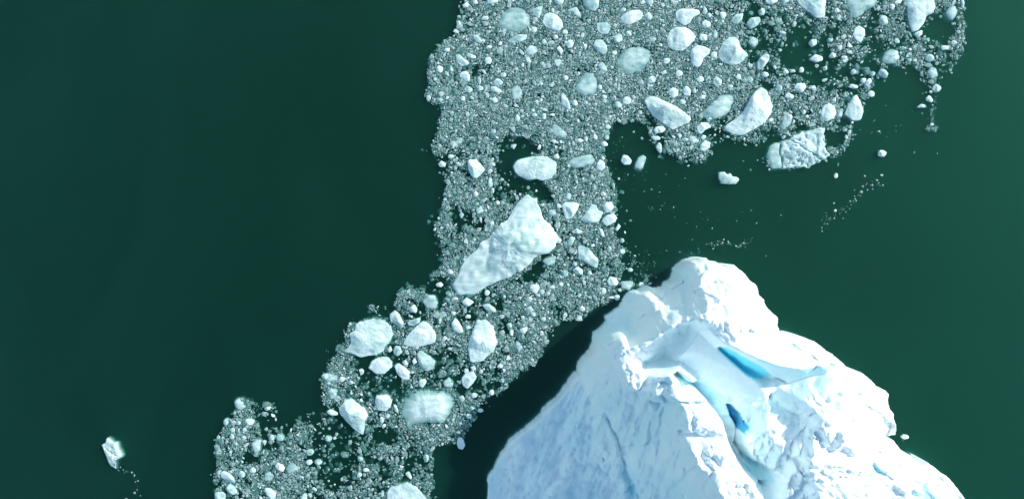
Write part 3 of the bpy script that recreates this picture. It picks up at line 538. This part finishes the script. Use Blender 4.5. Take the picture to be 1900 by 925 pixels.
# small pieces: x, y, half width, half height (region pixels)
SM = {
'A':'480,125,20 655,150,17 165,595,30,35 262,590,18,36 215,400,15 765,465,17 873,413,17 1160,320,22 330,200,22 1245,670,25 1285,695,20,16 1245,520,22,14 1045,545,24,18 1030,715,24 710,645,32,24 310,710,20 365,845,22 165,855,30,15 1325,885,27 1415,880,24 975,255,32,28 1240,275,28,22 735,780,20 510,760,36,28 640,860,30,24 590,405,28,17 230,430,30,20 275,355,18,12 475,20,28,20 955,25,17 620,8,60,24 820,590,20 905,375,20,13 1060,360,27 430,570,20,14 440,100,20 555,155,30,20 370,320,18,12 540,60,14 880,560,22,16 1150,455,14 1210,545,14 560,320,14 640,345,20,12 690,540,14 1110,690,20 900,640,24,16 1330,300,22,16 1180,60,20 1660,455,24 1730,450,20 1785,290,30,26 1810,365,16 1730,85,28,20',
'B':'1000,130,25,20 1115,130,30,34 1350,580,20,16 1480,640,36,26 1655,620,28,20 1790,600,22,28 1580,470,20,16 1660,390,12 1710,280,12,14 185,455,25,20 305,290,30,24 435,790,22,20 290,865,44,40 220,900,38,34 790,880,28 630,520,32,30 740,630,34,32 580,385,25,18 1630,280,32,16 1600,755,30 1670,745,20 1075,155,17,13 600,45,25 490,15,35,30 260,85,32,22 1040,470,32 1545,210,25,17 950,320,40,36 1050,290,25,46 1650,5,34,28 1115,640,18 1250,660,28 920,680,36,26 660,700,16 540,585,20 845,660,18 330,360,14 470,345,16 1350,440,18 1340,550,16 760,575,18,20 950,750,16 1410,445,12 1520,345,14 1180,740,30,20 100,830,24,20 200,680,16,30 700,60,24,16 850,20,24,18 930,60,16 1310,45,20,14',
'C':'1090,55,22,26 615,90,24,20 990,265,20,18 1045,325,15,12 1130,350,24,26 1240,515,26,20 1195,455,15,11 1700,330,18,15 1695,270,16,12 1620,365,30,24 1680,375,17,11 1605,205,18 1700,205,16,12 1495,45,12 560,345,28,20 630,350,20 725,315,20,17 680,440,20,14 680,490,30,16 755,615,32,24 925,632,26,24 1045,580,16 1470,490,22 1515,665,12,10 1475,545,24,18 1500,600,20 1365,595,14 1410,495,44,36 1470,755,42,40 1420,790,16 435,825,22 370,850,16,20 80,575,22,18 305,895,12 445,565,20 925,725,18,16 840,690,26,28 825,535,13,20 590,725,18,13 225,660,16 115,525,20 215,835,44,26 110,755,28 190,745,20,16 160,215,14 60,210,24,14 150,285,30,16 410,315,12 1375,370,14 1090,190,20 1175,305,16,10 735,350,20 1330,910,20,12',
'D':'790,550,28,20 950,530,26,20 695,530,26,20 1050,575,22,12 800,700,18 800,735,18 820,775,17,12 930,745,15,10 405,385,12 405,315,22,24 295,330,16,13 66,328,13 100,220,24 1090,480,20,14 1590,410,18,20 1520,435,14,11 1355,810,13 1690,360,24,28 1810,315,22,20 770,225,32,30 1260,170,12 125,530,20,22 135,440,20,24 300,850,20,12 230,565,8 100,590,30,24 1300,590,12 1290,735,12 1400,600,14 820,640,16 680,595,14 860,690,20,12 420,540,20,14 350,480,16 60,100,20,26 700,270,14',
'E':'1520,420,18,22 1530,375,11,9 1070,480,9,13 1370,660,18,12 1565,670,14,8 700,860,18,22 945,865,18,10 1090,857,20,18 715,765,20,14 712,482,18,10 865,505,14,12 200,410,18,20 415,315,22,20 250,320,14,10 125,805,14,10 795,600,16,30 680,695,20,12 615,730,28,12 130,435,15,13 710,665,12 1125,260,8,5 835,405,18,14 530,175,18,24 470,200,16,20 40,570,12 840,550,12,16 770,650,12 450,415,12 1020,80,16 1000,160,36,28 380,250,12',
'F':'515,225,19 480,160,16,20 545,185,18,16 690,560,15,18 620,805,18,26 690,780,26,18 705,825,15,13 335,460,17,14 260,510,28,20 875,120,20,18 720,180,22,16 615,400,18,22 1300,270,20,18 995,290,24,20 212,875,14,26 230,245,13,11 145,355,10 1150,780,17,22 1170,720,14 395,370,12 1610,255,24,22 1575,270,16,12 1570,830,26,18 1600,210,28,18 1420,360,18,30 1600,345,22,20 625,295,26,22 385,525,16,14 545,745,18,10 540,790,16 655,130,16,22 575,550,14 1440,235,14 1365,255,14 980,155,34,16 1060,165,20,30 600,110,14 800,170,12 840,240,12 1190,320,20 1500,560,12 1775,145,16,11 1545,145,12 175,245,14 1700,700,16,8 1560,750,10,26 1450,60,20',
'G':'180,380,18,20 265,310,18,15 205,325,15,17 240,525,15,20 375,597,15,12 320,680,10,14 320,620,12 630,250,13,12 495,490,16,12 228,825,16 120,915,20 1188,492,26 1247,548,13,27 1325,690,24,22 1450,770,22 1410,890,24,18 1585,380,16,12 1360,480,16,11 1620,560,20,30 1730,490,20,24 1755,420,12,16 1800,320,18,22 1770,235,9 1660,620,12 1655,665,14,12 1605,715,18,12 1680,740,22,18 1270,110,28,34 1160,35,18,20 1660,100,12,15 1570,90,24,18 1190,825,20,14 1770,580,14,12 780,870,24,18 160,870,34,22 1130,250,42,36 1482,380,12,18 1840,620,15 1800,740,26,18 435,225,17 385,370,12 1550,500,16 1430,800,14 1330,600,18 1100,760,20 1270,870,20 880,845,12 590,15,20,22 520,20,18 1545,170,12 1300,130,10',
'H':'415,375,20,18 1145,85,15,20 1315,155,32,16 1590,105,26,28 1700,105,20 1740,140,16 1265,435,22,15 1340,552,24,20 1425,310,30,20 1715,310,25,22 703,625,17 360,545,16,18 640,275,16,12 668,297,12 362,757,15 270,750,12 1155,577,12,9 430,655,26,16 860,890,12,20 570,870,12,20 230,880,28,14 420,875,22 1275,625,11,9 940,310,18,22 1700,735,28,20 1800,40,17 200,820,36,26 1015,275,18,14 1010,150,16,22 1720,860,22,24 1180,40,26,18 1350,265,14 1100,270,22,12 870,285,26,12 830,470,14 825,435,16 1410,350,12 1690,680,14,10 1560,380,10 300,710,14 1300,280,20 1220,550,30,14 815,150,16 855,135,12',
'I':'185,505,30,22 57,597,30,24 104,578,8,20 112,665,26,22 50,668,24,20 68,713,20,13 408,645,22 448,720,24,15 403,758,18,20 520,737,22,14 645,748,11,22 600,555,14,15 557,570,12 598,633,22,14 835,595,15,18 983,537,15,12 361,485,12,14 338,617,10 230,823,12,8 562,895,14,24 1367,198,17 1205,200,22,18 1330,180,22 702,126,11,16 416,168,9 970,145,14 1085,425,16,12 1250,305,22,15 1225,345,10,12 1170,345,24,20 868,580,12 1035,390,9 1190,290,20,16 800,580,10 735,632,10 655,540,9,22 265,40,12 345,112,15,18 150,820,10 400,565,8 870,640,20,30 560,370,16,24 600,345,20 635,320,12 490,495,14,8 230,500,14 125,550,10 298,808,8 1290,250,10 1420,60,12',
'J':'293,272,21,20 290,335,24,15 222,245,14,16 180,265,25,36 610,320,24,15 530,325,22,16 230,390,24,30 315,495,24,12 575,535,14,18 530,607,22,12 580,600,18,15 330,805,18,22 350,682,12,16 400,172,9 440,320,18,12 380,265,44,34 780,840,10 590,430,10,16 702,292,20,14 290,650,12 295,765,20,14 330,900,14 950,330,18,16 722,490,24,18 820,310,16 320,605,16 745,895,9,14 155,530,16,12 200,640,9 165,730,10 330,400,28,20 250,495,20 570,400,24,30 640,545,16 110,770,22,12 470,350,10 105,640,12 900,260,12 930,190,14 455,665,14 560,660,30,8 880,310,20 340,210,14,16 600,140,12,14 540,195,14 545,250,9 610,240,14,16 660,310,12,20',
'K':'580,190,30,26 545,222,26,20 505,385,26,22 610,387,22,15 452,567,16,22 572,732,20,17 500,775,22,16 220,825,26,18 940,265,20,17 882,265,20,22 990,205,17,15 767,202,20,15 655,262,16,13 800,335,20,14 1437,130,28,24 1225,238,30,28 1110,185,24,28 950,155,20,17 745,127,24,20 720,85,16 1108,240,18,14 540,490,14 260,235,14,16 857,397,14,12 545,322,12 410,440,12 207,775,12,14 592,292,15,12 1507,120,22,20 1182,272,14 840,180,8,34 590,330,12 675,520,14 320,540,20,34 300,480,24,30 120,200,18,16 700,200,12 1000,120,12 760,300,14 640,420,16 620,560,14 400,610,18 140,900,14 370,855,14',
'Z':'445,585,13 502,583,13 605,610,13,16 632,647,18,15 676,708,12,15 648,722,12,9 636,850,17 665,815,12 705,885,10,14 535,925,32,14 470,548,12,8',
'Q':'210,88,7 57,209,8 272,393,9 537,469,8 397,549,11,8 530,572,22,7 648,561,13 618,548,10,7 577,560,8 570,583,8 605,582,10,6 765,552,9,6 810,562,8 720,600,16,8 440,613,10,6 448,636,6 850,432,9,14 1021,375,8,13 917,662,8,11 133,717,9,12 1409,101,13,17 1423,18,17,12 1614,103,14,9 1730,96,15,14 1601,177,13,10 1590,210,24,12 1655,166,8 1630,152,9,6 1396,292,9 1405,344,16,11 1339,361,8,6 1344,382,10 1408,378,9,8 1350,438,7,9 1312,489,8,6 1316,400,6 1480,352,18,6 1460,400,14,5 806,58,10,9 940,56,10,9 1700,130,12,9 1740,165,16,9 300,170,5 345,118,12,6 760,572,14,6 88,317,6 390,640,6 1882,1963,8,5',
}

def to_px(reg, pts):
    ox, oy, s = REG[reg]; return np.array([(ox+x/s, oy+y/s) for x, y in pts], float)
def parea(P):
    x, y = P[:, 0], P[:, 1]; return abs(np.dot(x, np.roll(y, 1))-np.dot(y, np.roll(x, 1)))/2

def radial(P, n):
    """outline as radii round its centroid at n angles"""
    P = np.asarray(P); x, y = P[:, 0], P[:, 1]; x2, y2 = np.roll(x, -1), np.roll(y, -1); cr = x*y2-x2*y; A = cr.sum()/2
    c = np.array([((x+x2)*cr).sum(), ((y+y2)*cr).sum()])/(6*A)
    th = np.linspace(0, 2*math.pi, n, endpoint=False); R = np.zeros(n)
    for k, t in enumerate(th):
        d = np.array([math.cos(t), math.sin(t)])
        for i in range(len(P)):
            a = P[i]-c; b = P[(i+1) % len(P)]-c; e = b-a; den = d[0]*(-e[1])+e[0]*d[1]
            if abs(den) < 1e-9: continue
            tt = (a[0]*(-e[1])+e[0]*a[1])/den; u = (d[0]*a[1]-d[1]*a[0])/den
            if tt > 0 and -1e-6 <= u <= 1+1e-6: R[k] = max(R[k], tt)
    return c, th, R

TONE = dict(w=(.95, .12), m=(.80, .28), g=(.58, .35), s=(.52, .3), r=(.66, .35), b=(.85, .1))
def floe_mesh(Pm, relief, kind, seed):
    """Pm outline in metres. Returns V (relative to the centroid), F, tone, centroid"""
    size = math.sqrt(parea(Pm)/math.pi)
    n = int(np.clip(size*26, 18, 120)); rings = int(np.clip(size*8, 4, 30))
    c, th, R = radial(Pm, n)
    Rs = (np.roll(R, 1)+2*R+np.roll(R, -1))/4; R = .9*R+.1*Rs
    r = np.random.default_rng(seed)
    j = fbm(np.cos(th)*2.2*max(1, size)+seed % 97, np.sin(th)*2.2*max(1, size)+seed % 89, seed, 4, .6); R = R*(1+.05*j*(2.2 if kind in 'rb' else 1.4 if kind == 's' else 1))
    relief = relief*(.72 if kind == 'w' else 1); nz_ = dict(w=.10, m=.09, g=.13, s=.06, r=.25, b=.08)[kind]
    if relief > 2: nz_ = .085
    foot = .9+.9*np.clip(np.cos(th-r.random()*6.28)+.4*np.sin(3*th+r.random()*6), -.7, 1.2)      # the drowned foot is wider on one side
    # top: a few tilted facets under a noisy cap
    K = 7 if kind in 'wmb' else 5
    pa = r.random(K)*2*math.pi; ps = r.uniform(.35, 1.7, K); pd = ps*r.uniform(.2, .95, K)+.3; tlt = r.uniform(-.4, .4, 2)
    prof_p = dict(w=5, m=3.2, g=4, s=2, r=8, b=2.0)[kind]
    V = []; T = []
    tb, ts = TONE[kind]
    def zt(x, y, t, k):
        u = x/size; v = y/size
        pl = np.min([pd[i]-ps[i]*(np.cos(pa[i])*u+np.sin(pa[i])*v) for i in range(K)], axis=0)
        cap = np.clip(pl, .05, 1.0)
        z = relief*(.18+.85*cap+.3*(tlt[0]*u+tlt[1]*v))*(1-t**prof_p*.85)
        z = z + relief*nz_*fbm(x*.8+seed % 53, y*.8, seed+3, 5, .55)*1.3 + (.03 if kind in 'sb' else .05)*fbm(x*4, y*4+seed % 31, seed+5, 3)*min(1, relief*2)
        if kind == 'r': z = z + .35*relief*np.minimum(0, fbm(x*1.8, y*1.8+3, seed+9, 4)*2) - .3*relief*np.exp(-(np.abs(x*.6+y*.9+.3*fbm(x, y, 4, 2))/.12)**2)
        if kind in 's': z = z*.55 - .02 - np.maximum(t-.6, 0)**1.3*min(.7, .25*size) + .05*fbm(x*1.2, y*1.2+7, seed+8, 4)
        if kind == 'b': z = np.where(t > .55, z - (t-.55)*relief*1.5, z)
        return z
    ct, st = np.cos(th), np.sin(th)
    V.append([[0, 0, float(zt(np.array(0.), np.array(0.), np.array(0.), 0))]])
    for k in range(1, rings+1):
        t = (k/rings)**.9; x = R*t*ct; y = R*t*st
        V.append(np.stack([x, y, zt(x, y, np.full(n, t), k)], -1))
    top = np.concatenate(V)
    nb = {'s': [(1.05, -.6), (1.12, -1.1), (1.18, -1.5), (1.05, -1.9), (.5, -2.2)], 'b': [(1.05, -.45), (1.14, -1.1), (1.2, -2.0), (1.0, -2.8), (.4, -3.4)],
          'm': [(1.02, -.25), (1.07, -.8), (1.12, -1.5), (1.0, -2.3), (.5, -3.)]}.get(kind, [(1.0, -.1), (1.05, -.35), (1.06, -.9), (.85, -1.6), (.4, -2.0)])
    sc = np.clip(size/1.6, .15, 1.3)
    lo = [np.stack([R*(1+(f-1)*(foot if f > 1 else 1))*ct*(1+.04*j), R*(1+(f-1)*(foot if f > 1 else 1))*st*(1+.04*j), np.full(n, z*sc)+.08*sc*j], -1) for f, z in nb] + [np.array([[0, 0, (nb[-1][1]-.3)*sc]])]
    Vv = np.concatenate([top]+lo)
    F = []
    for i in range(n): F.append((0, 1+i, 1+(i+1) % n))
    tot = rings+len(nb)
    for k in range(tot-1):
        a = 1+k*n
        for i in range(n):
            i2 = (i+1) % n; F.append((a+i, a+n+i, a+n+i2, a+i2))
    a = 1+(tot-1)*n; last = len(Vv)-1
    for i in range(n): F.append((a+i, last, a+(i+1) % n))
    tb = tb - (.25 if kind == 'm' else 0)*np.exp(-(((Vv[:, 0]-.15*size)**2+Vv[:, 1]**2)/(.45*size)**2))
    tone = tb + ts*fbm(Vv[:, 0]*.9+seed % 41, Vv[:, 1]*.9, seed+21, 4)*1.6
    return Vv, F, tone, c

PIECES = []      # dict(px poly, area, kind, relief, landmark, label)
for reg, kind, rel, lm, lab, pts in BIG:
    P = to_px(reg, pts); PIECES.append(dict(P=P, A=parea(P), kind=kind, rel=rel, lm=lm, lab=lab))
r0 = np.random.default_rng(99)
for reg, txt in SM.items():
    for tk in txt.split():
        v = [float(q) for q in tk.split(',')]; rx = v[2]; ry = v[3] if len(v) > 3 else v[2]
        if reg == 'Q': rx *= .8; ry *= .8
        m = r0.integers(6, 9); an = np.sort((np.arange(m)+r0.uniform(-.3, .3, m))*2*math.pi/m); rr = r0.uniform(.82, 1.1, m)
        pts = [(v[0]+rx*rr[i]*math.cos(an[i]), v[1]+ry*rr[i]*math.sin(an[i])) for i in range(m)]
        P = to_px(reg, pts); A = parea(P); sz = math.sqrt(A/math.pi)
        PIECES.append(dict(P=P, A=A, kind=r0.choice(['g', 'g', 's', 'w'] if reg == 'Q' else ['w', 'w', 'g', 's'] if sz < 5.5 else ['w', 'g', 'g', 's']), rel=.05+.045*sz, lm=None, lab=None))
for p in PIECES:
    p['c'] = p['P'].mean(0)
PIECES = [p for p in PIECES if p['P'][:, 1].min() < 925 or p['lab']]
kept = []
for p in sorted(PIECES, key=lambda q: (q['lab'] is None, -q['A'])):      # the same piece read twice where two crops overlap
    if p['lab'] is None and any(abs(p['c']-k['c']).max() < 40 and np.hypot(*(p['c']-k['c'])) < .55*(math.sqrt(p['A']/3.14)+math.sqrt(k['A']/3.14)) for k in kept): continue
    kept.append(p)
PIECES = sorted(kept, key=lambda q: -q['A'])
lead = [p for p in PIECES if p['lab']] + [p for p in PIECES if not p['lab']]
SINGLE, REST = lead[:300], lead[300:]

# labels
LM = [p for p in SINGLE if p['lm']]
DIRN = ['right of', 'above right of', 'above', 'above left of', 'left of', 'below left of', 'below', 'below right of']
ORD = ['', 'second ', 'third ', 'fourth ', 'fifth ', 'sixth ', 'seventh ', 'eighth ', 'ninth ']
def desc(p):
    P = p['P']-p['c']; ev = np.linalg.eigvalsh(P.T@P); asp = math.sqrt(ev[1]/max(ev[0], 1e-6))
    s = math.sqrt(p['A']/math.pi)
    return ('medium' if s > 8 else 'small' if s > 5.2 else 'tiny') + ' ' + {'w': 'bright white', 'g': 'pale grey', 's': 'half-sunk', 'm': 'pale', 'r': 'ragged', 'b': 'blurred'}[p['kind']] + ' ' + ('elongated' if asp > 1.6 else 'oval' if asp > 1.25 else 'rounded')
auto = {}
for p in SINGLE:
    if p['lab']: continue
    q = min(LM, key=lambda k: np.hypot(*(p['c']-k['c']))-.6*math.sqrt(k['A']/3.14))
    d = p['c']-q['c']; a = math.atan2(-d[1], d[0]); dr = DIRN[int(round(a/(math.pi/4))) % 8]
    auto.setdefault((desc(p), dr, q['lm']), []).append((np.hypot(*d), p))
for (ds, dr, lm), L_ in auto.items():
    L_.sort(key=lambda t: t[0])
    for k, (_, p) in enumerate(L_):
        nm = 'floe' if p['A'] > 200 else 'chunk'
        p['lab'] = f"{ORD[k]+('nearest ' if k else ('nearest ' if len(L_) > 1 else ''))}{ds} {nm} {dr} {lm}".strip()
        if len(L_) == 1: p['lab'] = f"{ds} {nm} {dr} {lm}"
for i, p in enumerate(SINGLE):
    mx, my = W(p['P'][:, 0], p['P'][:, 1]); Pm = np.stack([mx, my], -1)
    V, F, tone, c = floe_mesh(Pm, p['rel'], p['kind'], 500+i*13)
    s = math.sqrt(p['A']/math.pi)
    nm, cat = ('bergy_bit', 'bergy bit') if s > 24 else ('ice_floe', 'ice floe') if s > 8 else ('ice_chunk', 'ice chunk')
    o = mesh_obj(nm, V, F, M_ICE, None, True, tone); o.location = (c[0], c[1], 0)
    tag(o, p['lab'], cat, {'bergy bit': 'bergy bits in the brash ice', 'ice floe': 'floes drifting in the brash ice', 'ice chunk': 'chunks drifting in the brash ice'}[cat])

# ------------------------------------------------------------------ brash: the uncountable crumbs
PACK = [(870,-30),(862,0),(848,30),(845,55),(820,90),(797,108),(790,130),(797,160),(795,188),(826,196),(824,215),(810,228),(808,300),(822,310),(827,350),(820,380),(813,420),(818,460),(825,485),
 (810,510),(785,540),(740,545),(732,560),(712,580),(700,560),(688,565),(688,590),(650,600),(636,640),(618,660),(600,692),(596,740),(612,765),(560,775),(541,800),(525,775),(500,752),(470,762),(455,742),(437,738),(430,770),(412,780),(402,830),(398,960),
 (795,960),(803,900),(800,860),(812,822),(860,815),(868,790),(905,740),(955,700),(1005,658),(1016,620),(1030,600),(1078,592),(1105,570),(1150,545),(1210,528),(1200,500),(1165,470),(1150,440),(1140,385),(1146,345),(1128,312),
 (1112,280),(1125,240),(1150,225),(1190,230),(1215,270),(1250,280),(1275,308),(1312,296),(1340,262),(1380,285),(1440,315),(1500,300),(1560,285),(1580,262),(1590,220),(1607,185),(1640,135),(1690,118),(1710,140),(1705,200),(1722,236),(1735,236),(1738,180),(1750,150),(1785,100),(1792,40),(1788,-30)]
HOLES = [[(930,292),(925,262),(955,250),(985,252),(1000,275),(1010,288),(960,300),(942,340),(928,335),(918,310)],[(942,345),(965,325),(1005,332),(1027,355),(1032,380),(1012,375),(985,362),(955,355)],
 [(962,512),(1005,470),(1028,468),(1020,498),(985,527),(935,533)],[(1460,55),(1520,50),(1515,80),(1500,110),(1480,128),(1455,105)],[(1545,52),(1565,55),(1560,72),(1542,70)],[(1708,35),(1735,15),(1780,10),(1775,62),(1745,80),(1722,75)],
 [(1135,245),(1165,250),(1185,275),(1175,300),(1150,320),(1128,290)],[(1192,200),(1205,212),(1235,245),(1220,255),(1195,235)],[(1350,262),(1400,262),(1470,250),(1440,300),(1400,290),(1350,275)],[(1530,240),(1575,245),(1560,280),(1535,275)],
 [(1648,125),(1700,118),(1705,190),(1640,190)],[(885,400),(915,395),(905,425),(882,425)],[(660,655),(690,655),(700,700),(665,715)],[(1285,232),(1345,245),(1330,262),(1290,250)],
 [(1410,150),(1435,150),(1440,170),(1420,172)],[(700,705),(740,710),(745,740),(705,735)]]
LOW = [((700,865),(85,50),.55),((740,720),(50,35),.3),((1480,90),(80,70),.5),((1750,100),(60,120),.3),((1725,190),(40,70),.25),((1590,80),(60,60),.2),((1560,180),(70,60),.35),((1400,285),(80,25),.6),((1690,60),(40,60),.45),((1190,500),(35,40),.5),((640,790),(60,40),.55),((480,900),(60,30),.35),
       ((900,270),(45,30),.4),((760,650),(110,90),.2),((880,600),(90,60),.2),((500,800),(80,60),.3),((1740,150),(40,90),.35),((1300,280),(60,20),.3),((660,740),(50,40),.25),((880,420),(50,50),.35)]
HIGH = [((1040,170),(190,120),.5),((1000,50),(150,80),.3),((1200,60),(160,80),.3),((1090,320),(60,90),.35),((900,780),(70,80),.15),((930,640),(90,60),.15),((830,180),(50,120),.1),((1050,540),(90,40),.15)]
GS = 1.5
gx = np.arange(360, 1840, GS); gy = np.arange(-40, 985, GS); GX, GY = np.meshgrid(gx, gy)
nx_ = GX + 12*fbm(GX/30, GY/30, 201, 4); ny_ = GY + 12*fbm(GX/30+7, GY/30+3, 202, 4)
DEN = inpoly(nx_, ny_, PACK).astype(float)
for h in HOLES: DEN *= np.where(inpoly(nx_, ny_, h), .03, 1)
DEN = blur(DEN, 3); DEN = np.maximum(DEN, .045*blur(DEN, 60)*(GX > 0))
g = np.full(GX.shape, .54)
for (c, s, a) in LOW: g -= a*np.exp(-((GX-c[0])/s[0])**2-((GY-c[1])/s[1])**2)
for (c, s, a) in HIGH: g += a*np.exp(-((GX-c[0])/s[0])**2-((GY-c[1])/s[1])**2)
g = np.clip(g + 1.0*fbm(GX/45, GY/45, 211, 4) + .6*fbm(GX/14, GY/14, 215, 3), .02, 1.1)
DEN = DEN*g
occ = np.zeros(GX.shape, bool)
for p in PIECES:
    P = p['P']; c = P.mean(0); Q = c+(P-c)*1.02
    i0, i1 = np.searchsorted(gx, [Q[:, 0].min()-1, Q[:, 0].max()+1]); j0, j1 = np.searchsorted(gy, [Q[:, 1].min()-1, Q[:, 1].max()+1])
    occ[j0:j1, i0:i1] |= inpoly(GX[j0:j1, i0:i1], GY[j0:j1, i0:i1], Q)
occ |= inpoly(GX, GY, BERG_POLY)
cx, cyv, cr = [], [], []
rb = np.random.default_rng(5)
def scatter(N, rmin, rmax, pw, dpow, hard):
    wgt = (DEN**dpow*(~occ)).ravel(); wgt = wgt/wgt.sum()
    k = rb.choice(wgt.size, N, p=wgt); x = GX.ravel()[k]+rb.uniform(-GS/2, GS/2, N); y = GY.ravel()[k]+rb.uniform(-GS/2, GS/2, N)
    rr = rmin+(rmax-rmin)*rb.random(N)**pw
    for i in np.argsort(-rr) if hard else range(N):
        if hard:
            r_ = rr[i]; ix = int((x[i]-gx[0])/GS+.5); iy = int((y[i]-gy[0])/GS+.5); m = int(r_*.8/GS)
            if ix < 4 or iy < 4 or ix > len(gx)-5 or iy > len(gy)-5: continue
            if occ[iy-m:iy+m+1, ix-m:ix+m+1].any(): continue
            occ[iy-m:iy+m+1, ix-m:ix+m+1] = True
        cx.append(x[i]); cyv.append(y[i]); cr.append(rr[i])
scatter(2300, 2.6, 7.5, 3.2, .9, True)
scatter(9000, 1.4, 3.2, 1.9, 1.0, True)
nh = len(cx)
scatter(42000, .6, 1.8, 1.3, 1.5, False)
n2 = len(cx)
scatter(20000, 1.8, 5.0, 2.0, 1.2, False); n3 = len(cx); scatter(11000, 2.0, 7.0, 1.6, .85, False)      # drowned slush under the floating crumbs
n4 = len(cx)
scatter(1900, 3.5, 10.5, 2.2, 1.0, False); n5 = len(cx)      # dull plates lying awash
for P, k, sp in (([(1642,335),(1625,345),(1600,345),(1596,362),(1570,385),(1550,398),(1535,405),(1525,420)], 130, 4.5), ([(1308,453),(1330,452),(1345,449),(1372,457),(1395,446)], 70, 3.5), ([(1222,465),(1290,470),(1300,462)], 12, 4), ([(1150,250),(1140,290),(1180,340),(1230,400)], 60, 16),
                 ([(1165,470),(1200,500),(1215,525)], 120, 12), ([(1735,180),(1728,240)], 60, 3.5), ([(225,872),(246,876),(256,895),(250,925)], 26, 2.5), ([(655,600),(600,690)], 40, 8), ([(1600,240),(1660,250)], 16, 12), ([(1400,395),(1385,420),(1250,420)], 25, 22)):
    P = np.array(P, float); d = np.r_[0, np.cumsum(np.hypot(*np.diff(P, axis=0).T))]; u = rb.random(k)*d[-1]
    cx += list(np.interp(u, d, P[:, 0])+rb.normal(0, sp, k)); cyv += list(np.interp(u, d, P[:, 1])+rb.normal(0, sp, k)); cr += list(.5+1.4*rb.random(k)**2.5)
cx, cyv, cr = map(np.array, (cx, cyv, cr))
# stray crumbs outside the pack rim
def crumbs(x, y, r, base, seed, zlo=-.30, zhi=.35, dim=0.0):
    """irregular convex lumps, one merged vertex and face array"""
    rr = np.random.default_rng(seed); N = len(x); nb = len(base[0]); B = np.array(base[0]); Fb = np.array(base[1])
    a = rr.random(N)*6.283; ca, sa = np.cos(a), np.sin(a)
    el = rr.uniform(.5, 1.0, N)
    J = 1+rr.uniform(-.42, .36, (N, nb))
    bx = B[None, :, 0]*J; by = B[None, :, 1]*J*el[:, None]; bz = B[None, :, 2]*J
    X = ca[:, None]*bx-sa[:, None]*by; Y = sa[:, None]*bx+ca[:, None]*by
    mx, my = W(x, y); rm = (r/10)[:, None]
    zo = rr.uniform(zlo, zhi, N)
    V = np.stack([mx[:, None]+X*rm, my[:, None]+Y*rm, (bz*.24+zo[:, None]*.45)*rm + .004], -1).reshape(-1, 3)
    F = (Fb[None]+(np.arange(N)*nb)[:, None, None]).reshape(-1, 3)
    t = np.clip(rr.beta(.9, 2.6, N)*1.25 - .14 + .45*np.clip((r-1.8)/3.5, 0, 1)*rr.random(N) + .1*(zo > .1) - dim, 0, 1.1)
    return V, F, np.repeat(t, nb)
g_ = (1+5**.5)/2
ICO = ([tuple(np.array(v)/math.hypot(1, g_)) for v in [(-1,g_,0),(1,g_,0),(-1,-g_,0),(1,-g_,0),(0,-1,g_),(0,1,g_),(0,-1,-g_),(0,1,-g_),(g_,0,-1),(g_,0,1),(-g_,0,-1),(-g_,0,1)]],
       [(0,11,5),(0,5,1),(0,1,7),(0,7,10),(0,10,11),(1,5,9),(5,11,4),(11,10,2),(10,7,6),(7,1,8),(3,9,4),(3,4,2),(3,2,6),(3,6,8),(3,8,9),(4,9,5),(2,4,11),(6,2,10),(8,6,7),(9,8,1)])
OCT = ([(1,0,0),(0,1,0),(-1,0,0),(0,-1,0),(0,0,1),(0,0,-1),], [(0,1,4),(1,2,4),(2,3,4),(3,0,4),(1,0,5),(2,1,5),(3,2,5),(0,3,5)])
parts = [crumbs(cx[:nh], cyv[:nh], cr[:nh], ICO, 1), crumbs(cx[nh:n2], cyv[nh:n2], cr[nh:n2], OCT, 2), crumbs(cx[n2:n3], cyv[n2:n3], cr[n2:n3], ICO, 4, -2.0, -.7, -.05), crumbs(cx[n3:n4], cyv[n3:n4], cr[n3:n4], ICO, 5, -5.5, -2.2, -.15), crumbs(cx[n4:n5], cyv[n4:n5], cr[n4:n5], ICO, 8, -.62, -.36, .22), crumbs(cx[n5:], cyv[n5:], cr[n5:], OCT, 6, -1.0, .1, 0)]
if REST:
    rc = np.array([p['c'] for p in REST]); rs = np.array([math.sqrt(p['A']/math.pi) for p in REST]); parts.append(crumbs(rc[:, 0], rc[:, 1], rs, ICO, 3))
Vs, Fs, Ts, off = [], [], [], 0
for V, F, t in parts: Vs.append(V); Fs.append(F+off); Ts.append(t); off += len(V)
o = mesh_obj('brash_ice', np.concatenate(Vs), np.concatenate(Fs), M_BRASH, None, False, np.concatenate(Ts))
tag(o, 'grey-white crumbs of brash ice packed between the floes', 'brash ice', kind='stuff')
print('singles', len(SINGLE), 'rest', len(REST), 'crumbs', len(cx), 'labels', len(set(p['lab'] for p in SINGLE)), 'maxwords', max(len(p['lab'].split()) for p in SINGLE), min(p['A'] for p in SINGLE))

for p in SINGLE:
    if len(p['lab'].split())>16 or len(p['lab'].split())<4: print('LONG', p['lab'])
